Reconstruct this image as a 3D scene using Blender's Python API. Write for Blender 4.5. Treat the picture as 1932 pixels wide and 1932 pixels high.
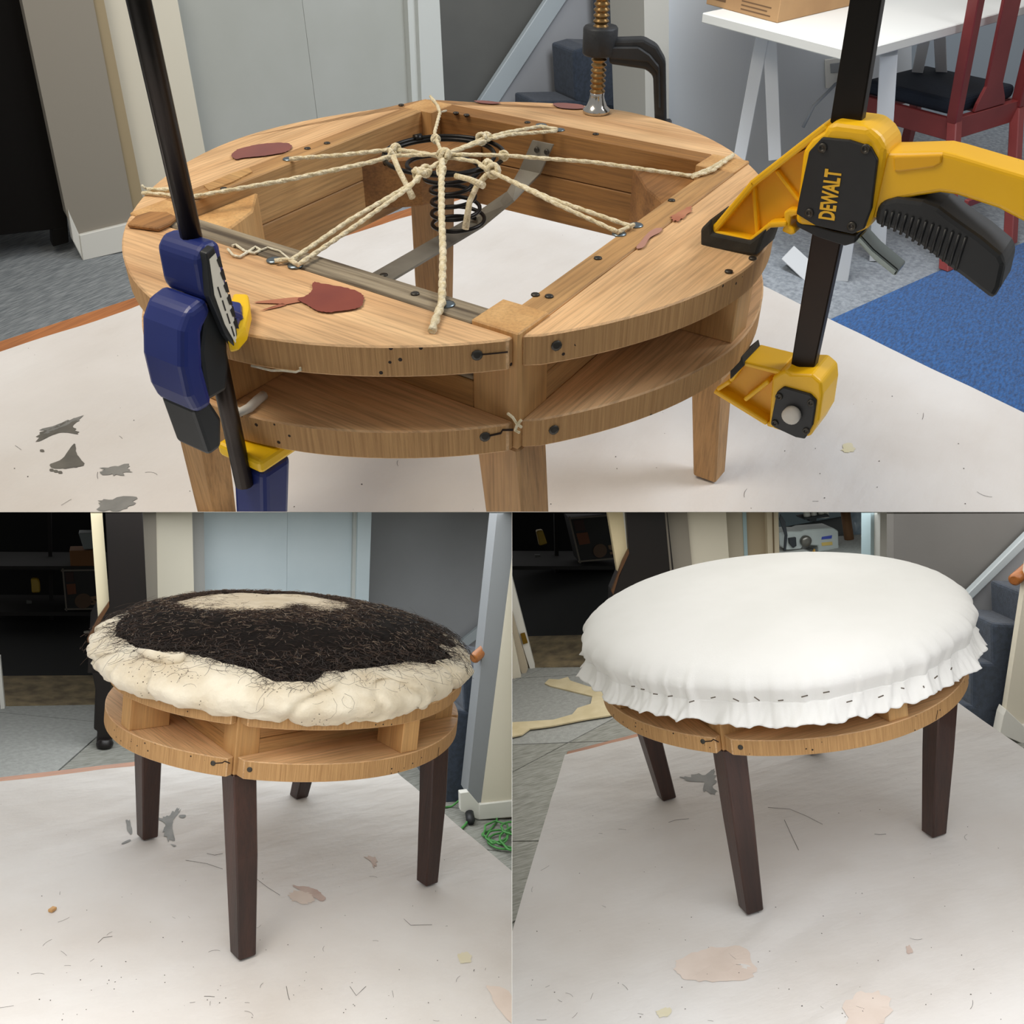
import bpy, bmesh, math, random
import numpy as np
from mathutils import Vector, Matrix, noise
random.seed(7)
for _o in list(bpy.data.objects): bpy.data.objects.remove(_o)
SC=bpy.context.scene; COL=SC.collection
# ---------------------------------------------------------------- camera
F=1800.0; PX=966.0                      # focal length and centre in pixels of the 1932 frame
CAM_LOC=Vector((0,0,1.75)); PITCH=math.radians(10)
cd=bpy.data.cameras.new('camera'); cam=bpy.data.objects.new('camera',cd); COL.objects.link(cam)
cd.sensor_fit='HORIZONTAL'; cd.sensor_width=36.0; cd.lens=36.0*F/1932.0; cd.clip_start=.02; cd.clip_end=60
cam.location=CAM_LOC; cam.rotation_euler=(math.pi/2-PITCH,0,0)
SC.camera=cam
CV=Matrix.Translation(CAM_LOC)@Matrix.Rotation(math.pi/2-PITCH,4,'X')@Matrix.Diagonal((1,-1,-1,1))   # x right, y down, z forward -> world
CVI=CV.inverted()
POSE={
 1:(((0.553320,-0.832968,0.001405),(-0.513100,-0.342168,-0.787178),(0.656175,0.434841,-0.616724)),(-0.046381,-0.011252,1.065438)),
 2:(((0.711644,-0.692879,0.116107),(0.010178,-0.155081,-0.987849),(0.702466,0.704179,-0.103310)),(-0.411922,0.614573,1.685280)),
 3:(((0.948248,-0.278887,-0.151813),(-0.197300,-0.142888,-0.969874),(0.248793,0.949634,-0.190517)),(0.489508,0.536813,1.682621)),
}
SP={
 1:dict(a=.30,b=0.2738,cx=0.2079,cy=0.1918,bx=0.2011,by=0.2124,z=(0.2643,0.2876,0.3300,0.3531),n=1.830,ph=-0.0250,ox=-0.0104,oy=-0.0066,
   lo={'F':(0.0004,-0.0006),'L':(0.0002,-0.0001),'R':(0.0104,-0.0010),'B':(0.0049,-0.0064)},
   co={'F':(-0.0013,-0.0074),'L':(0.0016,-0.0012),'R':(-0.0018,0.0042),'B':(-0.0041,0.0053)}),
 2:dict(a=.30,b=0.2992,cx=0.2093,cy=0.1926,bx=0.1880,by=0.2198,z=(0.2655,0.2932,0.3432,0.3644),n=1.878,ph=0.0628,ox=-0.0059,oy=0.0041,
   lo={'F':(-0.0152,-0.0150),'L':(0.0216,-0.0109),'R':(0.0032,0.0074),'B':(-0.0010,0.0090)},
   co={'F':(-0.0044,0.0022),'L':(0.0088,-0.0037),'R':(-0.0072,0.0061),'B':(0.0000,0.0000)}),
 3:dict(a=.30,b=0.2966,cx=0.2112,cy=0.1985,bx=0.1865,by=0.2004,z=(0.2659,0.2906,0.3357,0.3594),n=1.943,ph=0.0103,ox=0.0015,oy=-0.0059,
   lo={'F':(-0.0179,-0.0088),'L':(0.0193,-0.0080),'R':(-0.0049,0.0231),'B':(0.0000,0.0000)},
   co={'F':(0.0032,-0.0015),'L':(0.0000,0.0000),'R':(-0.0012,0.0011),'B':(0.0000,0.0000)}),
}

PM={}                                    # stage (local) -> world
for _i,(_R,_t) in POSE.items():
    m=Matrix.Identity(4)
    for r in range(3):
        for c in range(3): m[r][c]=_R[r][c]
        m[r][3]=_t[r]
    PM[_i]=CV@m
# ---------------------------------------------------------------- view, world, lamps
SC.view_settings.view_transform='Standard'; SC.view_settings.look='None'
SC.view_settings.exposure=0.0; SC.view_settings.gamma=1.0; SC.view_settings.use_curve_mapping=False
wd=bpy.data.worlds.new('world'); SC.world=wd; wd.use_nodes=True
wd.node_tree.nodes['Background'].inputs[0].default_value=(1.0,.985,.97,1); wd.node_tree.nodes['Background'].inputs[1].default_value=.34
def area(name,mat,sx,sy,power,col,spread=180):
    l=bpy.data.lights.new(name,'AREA'); l.shape='RECTANGLE'; l.size=sx; l.size_y=sy; l.energy=power; l.color=col; l.spread=math.radians(spread)
    o=bpy.data.objects.new(name,l); COL.objects.link(o); o.matrix_world=mat; return o
def lamp_local(name,i,loc,target,sx,sy,power,col):
    d=(Vector(target)-Vector(loc)).normalized()
    q=d.to_track_quat('-Z','Y').to_matrix().to_4x4()
    return area(name,PM[i]@Matrix.Translation(Vector(loc))@q,sx,sy,power,col)
# upper stage: two workshop fixtures overhead, then two added fill lamps
lamp_local('ceiling_lamp_main',1,(-.55,.55,1.75),(0,0,.2),.7,.7,19,(1.0,.90,.76))
lamp_local('ceiling_lamp_side',1,(1.1,-1.2,1.75),(.9,0,0),.8,.8,23,(.93,.96,1.0))
lamp_local('fill_lamp_hall',1,(.5,1.6,1.75),(1.5,2.7,.2),.7,.7,15,(1.0,.95,.86))  # fill added to brighten the column and door walls
lamp_local('fill_lamp_back',1,(2.0,.5,1.35),(3.0,1.0,-.3),.8,.8,30,(.90,.95,1.0))  # fill aimed at the desk wall to lift it
# lower stages: unseen light panels added flush under the divider board
def flush_fill(name,x0,x1,z0,z1,power,col):
    m=CV@Matrix.Translation(Vector(((x0+x1)/2,.004,(z0+z1)/2)))@Matrix.Rotation(math.pi/2,4,'X')
    o=area(name,m,x1-x0,z1-z0,power,col)
    d=(o.matrix_world.to_3x3()@Vector((0,0,-1)))
    if (CVI.to_3x3()@d).y<0: o.matrix_world=m@Matrix.Rotation(math.pi,4,'X')
    return o
flush_fill('fill_panel_left',-1.0,-.03,.10,1.15,6.7,(.985,.99,1.0))
flush_fill('fill_panel_right',.03,1.0,.10,1.15,6.7,(.985,.99,1.0))
flush_fill('fill_panel_mid_left',-1.0,-.03,1.2,2.1,2.0,(1.0,.992,.98))  # added to lift the cushion tops
flush_fill('fill_panel_mid_right',.03,1.0,1.2,2.1,1.7,(1.0,.992,.98))
flush_fill('fill_panel_hall_left',-2.0,-.03,2.3,4.15,33,(.96,.985,1.0))  # hall fills added to brighten the back walls
flush_fill('fill_panel_hall_right',.03,2.2,2.3,4.3,25,(1.0,.985,.96))
flush_fill('fill_panel_sewing_room',1.35,2.1,4.75,5.6,7,(.9,.97,1.0))  # added to brighten the sewing room
# ---------------------------------------------------------------- picking points on the stages' planes
def ray(i,u,v):
    R,t=POSE[i]; R=np.array(R); t=np.array(t)
    return -R.T@t, R.T@np.array([(u-PX)/F,(v-PX)/F,1.0])
def hz(i,u,v,z):
    C,d=ray(i,u,v); return C+(z-C[2])/d[2]*d
def hp(i,u,v,pl):
    """pl: ('x',val) | ('y',val) | ('z',val) | (point,normal)"""
    C,d=ray(i,u,v)
    if isinstance(pl[0],str):
        k='xyz'.index(pl[0]); return C+(pl[1]-C[k])/d[k]*d
    p,n=np.array(pl[0],float),np.array(pl[1],float); return C+((p-C)@n)/(d@n)*d
def hps(i,pts,pl): return [hp(i,u,v,pl) for u,v in pts]
def hdepth(i,u,v,depth):
    C,d=ray(i,u,v); return C+depth*d
# ---------------------------------------------------------------- mesh helpers
class MB:
    def __init__(s): s.v=[]; s.f=[]; s.m=[]; s.sm=[]
    def add(s,vs,fs,mi=0,smooth=False):
        b=len(s.v); s.v+=[tuple(map(float,p)) for p in vs]
        for f in fs: s.f.append([b+k for k in f]); s.m.append(mi); s.sm.append(smooth)
        return s
    def prism(s,pts,vec,mi=0,side=None):
        pts=[np.array(p,float) for p in pts]; vec=np.array(vec,float); n=len(pts)
        s.add(pts+[p+vec for p in pts],[list(range(n)),list(range(2*n-1,n-1,-1))],mi)
        b=len(s.v)-2*n
        for k in range(n):
            l=(k+1)%n; s.f.append([b+k,b+n+k,b+n+l,b+l]); s.m.append(mi if side is None else side); s.sm.append(False)
        return s
    def box(s,c,size,mi=0,rot=None):
        c=np.array(c,float); h=np.array(size,float)/2
        P=[np.array([x,y,z])*h for x in(-1,1) for y in(-1,1) for z in(-1,1)]
        if rot is not None: P=[np.array(rot@Vector(p)) for p in P]
        return s.add([c+p for p in P],[(0,1,3,2),(4,6,7,5),(0,4,5,1),(2,3,7,6),(0,2,6,4),(1,5,7,3)],mi)
    def hexa(s,lo,hi,mi=0):
        n=len(lo); s.add(list(lo)+list(hi),[list(range(n))[::-1],list(range(n,2*n))]+[[k,(k+1)%n,n+(k+1)%n,n+k] for k in range(n)],mi); return s
    def tube(s,pts,r,n=8,mi=0,cap=True):
        pts=[np.array(p,float) for p in pts]; m=len(pts); rr=r if hasattr(r,'__len__') else [r]*m
        vs=[]; up=None
        for k in range(m):
            t=pts[min(k+1,m-1)]-pts[max(k-1,0)]; t=t/(np.linalg.norm(t)+1e-12)
            if up is None:
                a=np.array([0,0,1.]) if abs(t[2])<.9 else np.array([1.,0,0])
                up=np.cross(t,a); up/=np.linalg.norm(up)
            up=up-t*(up@t); up/=np.linalg.norm(up)+1e-12; w=np.cross(t,up)
            for j in range(n):
                A=2*math.pi*j/n; vs.append(pts[k]+rr[k]*(math.cos(A)*up+math.sin(A)*w))
        fs=[[k*n+j,k*n+(j+1)%n,(k+1)*n+(j+1)%n,(k+1)*n+j] for k in range(m-1) for j in range(n)]
        s.add(vs,fs,mi,True)
        if cap: s.add(vs[:n],[list(range(n))[::-1]],mi); s.add(vs[-n:],[list(range(n))],mi)
        return s
    def lathe(s,c,axis,prof,n=24,mi=0,smooth=True):
        axis=np.array(axis,float); axis/=np.linalg.norm(axis)
        a=np.array([0,0,1.]) if abs(axis[2])<.9 else np.array([1.,0,0])
        u=np.cross(axis,a); u/=np.linalg.norm(u); w=np.cross(axis,u); c=np.array(c,float)
        vs=[c+axis*h+r*(math.cos(2*math.pi*j/n)*u+math.sin(2*math.pi*j/n)*w) for r,h in prof for j in range(n)]
        m=len(prof)
        s.add(vs,[[k*n+j,k*n+(j+1)%n,(k+1)*n+(j+1)%n,(k+1)*n+j] for k in range(m-1) for j in range(n)],mi,smooth)
        s.add(vs[:n],[list(range(n))[::-1]],mi); s.add(vs[-n:],[list(range(n))],mi); return s
    def grid(s,fn,nu,nv,mi=0,wrap=False):
        vs=[fn(a/nu,b/nv) for b in range(nv+1) for a in range(nu+(0 if wrap else 1))]
        w=nu if wrap else nu+1
        s.add(vs,[[b*w+a,b*w+(a+1)%w,(b+1)*w+(a+1)%w,(b+1)*w+a] for b in range(nv) for a in range(nu)],mi,True); return s
STAGE={}; ORG={}
def finish(o,i,org,parent):
    STAGE[o.name]=i; ORG[o.name]=org
    if parent is not None: o.parent=parent
    else: o.matrix_world=PM[i]@Matrix.Translation(Vector(org))
def obj(name,mb,mats,i=None,parent=None,org=None,bevel=0,seg=1,smooth=None,weld=False):
    if parent is not None: i=STAGE[parent.name]; org=ORG[parent.name]
    if org is None:
        a=np.array(mb.v); org=((a[:,0].min()+a[:,0].max())/2,(a[:,1].min()+a[:,1].max())/2,a[:,2].min())
    org=tuple(float(x) for x in org)
    me=bpy.data.meshes.new(name)
    me.from_pydata([(x-org[0],y-org[1],z-org[2]) for x,y,z in mb.v],[],mb.f)
    if not isinstance(mats,(list,tuple)): mats=[mats]
    for m in mats: me.materials.append(m)
    me.polygons.foreach_set('material_index',mb.m)
    me.polygons.foreach_set('use_smooth',mb.sm if smooth is None else [smooth]*len(mb.m))
    bm=bmesh.new(); bm.from_mesh(me)
    bmesh.ops.remove_doubles(bm,verts=bm.verts,dist=1e-6)
    bmesh.ops.recalc_face_normals(bm,faces=bm.faces)
    if bevel:
        es=[e for e in bm.edges if len(e.link_faces)==2 and e.calc_face_angle(0)>math.radians(28)]
        bmesh.ops.bevel(bm,geom=es,offset=bevel,segments=seg,profile=.5,affect='EDGES',clamp_overlap=True)
    bm.to_mesh(me); bm.free(); me.update()
    o=bpy.data.objects.new(name,me); COL.objects.link(o); finish(o,i,org,parent); return o
def tag(o,label,cat,group=None,kind=None):
    if label: o['label']=label
    if cat: o['category']=cat
    if group: o['group']=group
    if kind: o['kind']=kind
    return o
def thing(name,i,org,label,cat,group=None):
    o=bpy.data.objects.new(name,None); COL.objects.link(o); o.empty_display_size=.05; finish(o,i,tuple(float(x) for x in org),None); return tag(o,label,cat,group)
def struct(name,mb,mats,i,label=None,bevel=0,cat=None):
    o=obj(name,mb,mats,i,bevel=bevel); o['kind']='structure'
    if label: o['label']=label
    return o
# ---------------------------------------------------------------- materials
def srgb(h): 
    h=h.lstrip('#'); c=[int(h[k:k+2],16)/255 for k in (0,2,4)]
    return tuple(x/12.92 if x<=.04045 else ((x+.055)/1.055)**2.4 for x in c)
def mat(name,col,rough=.6,metal=0.,col2=None,scale=6.,stretch=(1,1,1),amt=(.35,.65),bump=0.,bscale=60.,bstretch=None,spec=.5,coat=0.,speck=None,rot=(0,0,0),detail=5,sheen=0.,trans=0.,alpha=1.,bdist=.004):
    m=bpy.data.materials.new(name); m.use_nodes=True; nt=m.node_tree; b=nt.nodes['Principled BSDF']; N=nt.nodes.new; L=nt.links.new
    if isinstance(col,str): col=srgb(col)
    if isinstance(col2,str): col2=srgb(col2)
    b.inputs['Base Color'].default_value=(*col,1); b.inputs['Roughness'].default_value=rough; b.inputs['Metallic'].default_value=metal
    b.inputs['Specular IOR Level'].default_value=spec; b.inputs['Coat Weight'].default_value=coat; b.inputs['Sheen Weight'].default_value=sheen
    b.inputs['Transmission Weight'].default_value=trans; b.inputs['Alpha'].default_value=alpha
    tc=N('ShaderNodeTexCoord'); out=None
    if col2 is not None:
        mp=N('ShaderNodeMapping'); mp.inputs['Scale'].default_value=stretch; mp.inputs['Rotation'].default_value=rot; L(tc.outputs['Object'],mp.inputs[0])
        nz=N('ShaderNodeTexNoise'); nz.inputs['Scale'].default_value=scale; nz.inputs['Detail'].default_value=detail; L(mp.outputs[0],nz.inputs['Vector'])
        cr=N('ShaderNodeValToRGB'); cr.color_ramp.elements[0].position=amt[0]; cr.color_ramp.elements[1].position=amt[1]
        cr.color_ramp.elements[0].color=(*col,1); cr.color_ramp.elements[1].color=(*col2,1); L(nz.outputs['Fac'],cr.inputs[0]); out=cr.outputs[0]
    if speck:                       # (scale, threshold, colour): nail holes, fibres, fly specks
        vo=N('ShaderNodeTexVoronoi'); vo.inputs['Scale'].default_value=speck[0]; L(tc.outputs['Object'],vo.inputs['Vector'])
        lt=N('ShaderNodeMath'); lt.operation='LESS_THAN'; lt.inputs[1].default_value=speck[1]; L(vo.outputs['Distance'],lt.inputs[0])
        n2=N('ShaderNodeTexNoise'); n2.inputs['Scale'].default_value=speck[3] if len(speck)>3 else 14; L(tc.outputs['Object'],n2.inputs['Vector'])
        gt=N('ShaderNodeMath'); gt.operation='GREATER_THAN'; gt.inputs[1].default_value=speck[4] if len(speck)>4 else .55; L(n2.outputs['Fac'],gt.inputs[0])
        mu=N('ShaderNodeMath'); mu.operation='MULTIPLY'; L(lt.outputs[0],mu.inputs[0]); L(gt.outputs[0],mu.inputs[1])
        mx=N('ShaderNodeMix'); mx.data_type='RGBA'; L(mu.outputs[0],mx.inputs['Factor'])
        if out is not None: L(out,mx.inputs['A'])
        else: mx.inputs['A'].default_value=(*col,1)
        sc=srgb(speck[2]) if isinstance(speck[2],str) else speck[2]
        mx.inputs['B'].default_value=(*sc,1); out=mx.outputs['Result']
    if out is not None: L(out,b.inputs['Base Color'])
    if bump:
        mp=N('ShaderNodeMapping'); mp.inputs['Scale'].default_value=bstretch or stretch; mp.inputs['Rotation'].default_value=rot; L(tc.outputs['Object'],mp.inputs[0])
        nz=N('ShaderNodeTexNoise'); nz.inputs['Scale'].default_value=bscale; nz.inputs['Detail'].default_value=6; L(mp.outputs[0],nz.inputs['Vector'])
        bu=N('ShaderNodeBump'); bu.inputs['Strength'].default_value=bump; bu.inputs['Distance'].default_value=bdist; L(nz.outputs['Fac'],bu.inputs['Height']); L(bu.outputs[0],b.inputs['Normal'])
    return m
def wood(name,c1,c2,axis,rough=.62,scale=9.,bump=.25,speck=None,coat=0.,rot=(0,0,0),grain=.30,patch=.16):
    """timber: broad figure along the axis, fine dark pores, slow colour drift"""
    m=mat(name,c1,rough,coat=coat,speck=speck,col2=c2,scale=scale*.35,stretch={'x':(.9,14,14),'y':(14,.9,14),'z':(14,14,.9)}[axis],amt=(.28,.74),rot=rot)
    nt=m.node_tree; N=nt.nodes.new; L=nt.links.new; b=nt.nodes['Principled BSDF']
    src=b.inputs['Base Color'].links[0].from_socket
    tc=N('ShaderNodeTexCoord'); mp=N('ShaderNodeMapping'); mp.inputs['Scale'].default_value={'x':(5,170,170),'y':(170,5,170),'z':(170,170,5)}[axis]; L(tc.outputs['Object'],mp.inputs[0])
    nz=N('ShaderNodeTexNoise'); nz.inputs['Scale'].default_value=2.2; nz.inputs['Detail'].default_value=4; nz.inputs['Roughness'].default_value=.65; L(mp.outputs[0],nz.inputs['Vector'])
    r1=N('ShaderNodeMapRange'); r1.inputs['From Min'].default_value=.34; r1.inputs['From Max'].default_value=.58; r1.inputs['To Min'].default_value=1-grain; r1.inputs['To Max'].default_value=1.04; L(nz.outputs['Fac'],r1.inputs['Value'])
    n2=N('ShaderNodeTexNoise'); n2.inputs['Scale'].default_value=9; n2.inputs['Detail'].default_value=3; L(tc.outputs['Object'],n2.inputs['Vector'])
    r2=N('ShaderNodeMapRange'); r2.inputs['From Min'].default_value=.3; r2.inputs['From Max'].default_value=.7; r2.inputs['To Min'].default_value=1-patch; r2.inputs['To Max'].default_value=1+patch*.5; L(n2.outputs['Fac'],r2.inputs['Value'])
    mu=N('ShaderNodeMath'); mu.operation='MULTIPLY'; L(r1.outputs[0],mu.inputs[0]); L(r2.outputs[0],mu.inputs[1])
    mx=N('ShaderNodeMix'); mx.data_type='RGBA'; mx.blend_type='MULTIPLY'; mx.inputs['Factor'].default_value=1; L(src,mx.inputs['A']); L(mu.outputs[0],mx.inputs['B']); L(mx.outputs['Result'],b.inputs['Base Color'])
    bu=N('ShaderNodeBump'); bu.inputs['Strength'].default_value=bump; bu.inputs['Distance'].default_value=.0015; L(nz.outputs['Fac'],bu.inputs['Height']); L(bu.outputs[0],b.inputs['Normal'])
    return m
# ================================================================ SETTING
PM[0]=CV
M_white=mat('white_plaster','#d9d8d2',.8,bump=.05,bscale=40)
struct('added_light_board',MB().box((0,0,3.5),(5.2,.0004,5.2)),M_white,0,'added thin white board keeping upper and lower light apart')  # unseen board added to keep upper lamp light out of the rooms below
struct('added_light_divider',MB().box((0,.8,2.95),(.0004,1.5985,4.1)),M_white,0,'added thin white partition keeping light of the two lower rooms apart')  # added edge-on sheet, stops light passing between the lower rooms
FL=-.75
M_taupe=mat('taupe_column','#8f887c',.75,bump=.04,bscale=90)  # flat taupe base, darker than the cream beside it
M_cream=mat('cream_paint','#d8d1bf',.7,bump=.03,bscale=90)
M_greydoor=mat('pale_grey_paint','#b3b5b0',.6,col2='#a9aba4',scale=2,bump=.03,bscale=50)
M_bluedoor=mat('pale_blue_paint','#d6e3e9',.5,col2='#c8d7de',scale=2,bump=.03,bscale=50)
M_casing=mat('casing_paint','#c9ccc8',.5)
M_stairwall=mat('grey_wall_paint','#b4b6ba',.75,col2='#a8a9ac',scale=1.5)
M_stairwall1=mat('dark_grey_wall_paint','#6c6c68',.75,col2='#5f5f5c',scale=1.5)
M_base=mat('baseboard_white','#dcdad2',.45)
M_stringer=mat('stringer_paint','#b9c2c6',.45)
M_stair=mat('stair_carpet','#3d4756',.95,col2='#323a46',scale=60,bump=.5,bscale=300,sheen=.2)
M_underlay=mat('carpet_joint','#2b302e',.95)
M_carpet1=mat('carpet_grey','#a3a7a9',.95,col2='#787e81',scale=18,stretch=(1,9,1),amt=(.35,.62),bump=.8,bscale=60,bstretch=(1,9,1))
M_carpetR=mat('carpet_pale','#a9aeb4',.95,col2='#80868c',scale=70,amt=(.3,.7),bump=.8,bscale=150)
M_carpet2=mat('carpet_tile_grey','#9c9d99',.95,col2='#8b8c88',scale=50,amt=(.3,.7),bump=.6,bscale=160)
M_carpet3=mat('carpet_tile_ribbed','#96968f',.95,col2='#77776f',scale=20,stretch=(1,8,1),amt=(.35,.65),bump=.7,bscale=60,bstretch=(1,8,1))
M_dark=mat('storage_unlit','#0b0b0a',.9)  # darkness of the unlit storage room put into the colour
M_darkfloor=mat('storage_floor','#8a7a5c',.9,col2='#5f5340',scale=12,bump=.3,bscale=80)
def vplane(pt,dirxy,off=0.):
    d=np.array([dirxy[0],dirxy[1],0.]); d/=np.linalg.norm(d); n=np.array([-d[1],d[0],0.])      # n points away from the viewer for a left-to-right direction
    return (np.array([pt[0],pt[1],0.])+n*off,n)
def slab(i,px,pl,th=.04):
    return MB().prism(hps(i,px,pl),np.array(pl[1])*th)
def wpiece(name,i,px,pl,m,th=.04,label=None,bevel=0): return struct(name,slab(i,px,pl,th),m,i,label,bevel)
# ---------------------------------------------------------------- upper room
W1=lambda off=0.: vplane((1.174,2.58),(.896,-.445),off)
# floor
mb=MB().prism([(-2.5,-2.,FL-.05),(2.02,-2.,FL-.05),(2.02,5,FL-.05),(-2.5,5,FL-.05)],(0,0,.05)); struct('floor',mb,M_carpet1,1,'ribbed grey carpet floor left of the clamped stool')
mb=MB().prism([(2.02,-3.,FL-.05),(6,-3.,FL-.05),(6,5,FL-.05),(2.02,5,FL-.05)],(0,0,.05)); struct('floor_pale',mb,M_carpetR,1,'pale grey carpet floor under the red chair')
# dark upright piece at far left, column, door and stair wall
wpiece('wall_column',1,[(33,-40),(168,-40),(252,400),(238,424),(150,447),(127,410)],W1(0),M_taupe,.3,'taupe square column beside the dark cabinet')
wpiece('wall_column_return',1,[(156,-60),(184,-60),(275,400),(250,430)],W1(.02),mat('tan_shade_tone','#a08f70',.7),.3,'tan narrow edge of the column, shade in its colour')  # shade and warm bounce of the return put into the tan
mb=MB().prism(hps(1,[(128,395),(150,444),(157,492),(138,455)],W1(-.01)),W1()[1]*.05); mb.prism(hps(1,[(150,444),(262,417),(262,468),(157,492)],W1(-.015)),W1()[1]*.05)
struct('baseboard_column',mb,M_base,1,'white baseboard around the foot of the taupe column',.002)
wpiece('wall_cream',1,[(172,-60),(324,-60),(395,330),(395,560),(250,560),(262,400)],W1(.1),M_cream,.12,'cream wall strip between column and grey door')
d1=wpiece('door_1',1,[(310,-60),(562,-60),(612,330),(612,560),(330,560)],W1(.24),M_greydoor,.04,'pale grey flat door behind the stool frame')
wpiece('door_2',1,[(562.6,-60),(790,-60),(810,330),(810,560),(612.6,560),(612.6,330)],W1(.24),M_greydoor,.04,'second pale grey door leaf behind the stool frame')
wpiece('trim_1',1,[(766,-60),(786,-60),(806,330),(806,460),(790,460)],W1(.2),M_casing,.05,'inner door casing strip')
wpiece('trim_2',1,[(786,-60),(826,-60),(846,330),(846,460),(806,460)],W1(.17),M_casing,.06,'outer door casing strip')
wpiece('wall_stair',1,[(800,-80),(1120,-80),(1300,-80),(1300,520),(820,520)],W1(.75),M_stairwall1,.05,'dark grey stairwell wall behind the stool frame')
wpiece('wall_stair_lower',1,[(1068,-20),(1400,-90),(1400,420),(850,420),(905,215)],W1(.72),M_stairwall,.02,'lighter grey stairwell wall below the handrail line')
wpiece('trim_3',1,[(1048,-25),(1086,-25),(934,205),(896,205)],W1(.69),M_stringer,.03,'pale diagonal stair trim behind the frame',.003)
ST_=None
st=thing('staircase',1,hp(1,1100,200,W1(.3)),'blue-grey carpeted stairs rising behind the stool frame','stairs')
S0=W1(.45)
for px in ([(1010,192),(1090,190),(1260,200),(1260,330),(1010,330)],[(1082,96),(1110,88),(1280,92),(1280,260),(1086,190)],[(1160,-60),(1280,-60),(1280,100),(1164,90)]):
    obj('step',MB().prism(hps(1,px,S0),S0[1]*.2),M_stair,parent=st,bevel=.012,seg=2)
# white wall to the right of the stairs and behind the desk
RW=vplane((2.75,1.25),(.88,-.47))
wpiece('wall_right_end',1,[(1214,-80),(1262,-80),(1262,520),(1222,520)],vplane((2.55,1.35),(.80,-.6)),mat('wall_end_white_paint','#b5b3ab',.75),.3,'grey-white end of the wall beside the stairs')  # even grey-white base colour for the wall end
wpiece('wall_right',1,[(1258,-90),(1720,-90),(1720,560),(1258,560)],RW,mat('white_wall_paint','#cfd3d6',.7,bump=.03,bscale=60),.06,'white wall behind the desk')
wpiece('wall_far_right',1,[(1650,-90),(2300,-90),(2300,480),(1650,480)],vplane((4.6,.6),(.75,-.66)),mat('far_wall_blue_grey','#9aa3ab',.75),.06,'blue-grey far wall behind the red chair')  # plain blue-grey base colour for the far wall
# ---------------------------------------------------------------- lower rooms: shared builder
def carpet(i,anchor,dx,dy,nx,ny,ribbed,label):
    base=struct('floor',MB().prism([(-4,-3,FL-.06),(5,-3,FL-.06),(5,7,FL-.06),(-4,7,FL-.06)],(0,0,.045)),M_underlay,i,label)
    dx=np.array(dx,float); dy=np.array(dy,float); a=np.array([anchor[0],anchor[1],FL-.015]); g=.004
    q=[a+dx*g/np.linalg.norm(dx)+dy*g/np.linalg.norm(dy)]
    for r in range(ny[0],ny[1]):
        for c in range(nx[0],nx[1]):
            o=a+dx*c+dy*r
            p=[o+g*dx+g*dy,o+dx*(1-g)+g*dy,o+dx*(1-g)+dy*(1-g),o+g*dx+dy*(1-g)]
            obj('carpet_tile',MB().prism(p,(0,0,.015)),M_carpet3 if ribbed(c,r) else M_carpet2,parent=base)
    return base
# ---- lower left room
a2=hz(2,150,1419,FL); b2=hz(2,185,1388,FL); dy=(b2-a2)/np.linalg.norm(b2-a2)*.9; dx=np.array([dy[1],-dy[0],0])
carpet(2,a2-dy*.6,dx,dy,(-2,4),(-2,4),lambda c,r:c>=0,'grey carpet floor around the stool with hair padding')
W2=lambda off=0.: vplane((.95,2.72),(.93,-.36),off)
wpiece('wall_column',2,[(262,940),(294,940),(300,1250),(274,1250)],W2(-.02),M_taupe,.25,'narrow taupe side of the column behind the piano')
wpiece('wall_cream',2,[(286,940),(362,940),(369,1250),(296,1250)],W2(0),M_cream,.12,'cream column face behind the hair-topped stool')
wpiece('trim_1',2,[(362,940),(384,940),(389,1250),(369,1250)],W2(.06),mat('grey_jamb','#9c9c9a',.6),.1,'grey door jamb behind the hair-topped stool')
wpiece('door_1',2,[(384,940),(542.6,940),(538.6,1300),(389,1300)],W2(.2),M_bluedoor,.04,'pale blue door leaf left of the seam')
wpiece('door_2',2,[(543,940),(672,940),(664,1300),(539,1300)],W2(.2),M_bluedoor,.04,'pale blue door leaf right of the seam')
wpiece('trim_2',2,[(668,940),(676,940),(668,1300),(660,1300)],W2(.17),M_casing,.05,'inner strip of the pale blue door casing')
wpiece('trim_3',2,[(676,940),(702,940),(690,1300),(668,1300)],W2(.15),M_bluedoor,.06,'outer board of the pale blue door casing')
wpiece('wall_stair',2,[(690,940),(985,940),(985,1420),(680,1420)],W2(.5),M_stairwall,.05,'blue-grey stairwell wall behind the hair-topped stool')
wpiece('trim_4',2,[(990,1110),(990,1135),(872,1228),(868,1212)],W2(.45),M_stringer,.03,'pale blue stair stringer trim beside the hair-topped stool',.003)
S2=vplane(hz(2,868,1512,FL)[:2],(.93,-.36))
st=thing('staircase',2,hp(2,880,1500,S2),'dark blue carpeted stairs between hair-topped stool and white wall end','stairs')
for px in ([(838,1335),(900,1345),(985,1365),(985,1620),(838,1560)],[(872,1255),(925,1262),(985,1275),(985,1460),(876,1340)]):
    obj('step',MB().prism(hps(2,px,S2),S2[1]*.4),M_stair,parent=st,bevel=.012,seg=2)
N2=vplane(hz(2,904,1546,FL),(.9,-.45))
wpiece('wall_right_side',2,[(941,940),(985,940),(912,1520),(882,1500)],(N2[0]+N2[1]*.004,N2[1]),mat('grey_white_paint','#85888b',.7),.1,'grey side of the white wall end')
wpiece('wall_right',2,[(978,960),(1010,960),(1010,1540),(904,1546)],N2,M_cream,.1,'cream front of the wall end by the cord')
mb=MB().prism(hps(2,[(868,1496),(884,1494),(906,1520),(903,1547),(869,1530)],(N2[0]-N2[1]*.005,N2[1])),N2[1]*.03)
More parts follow.
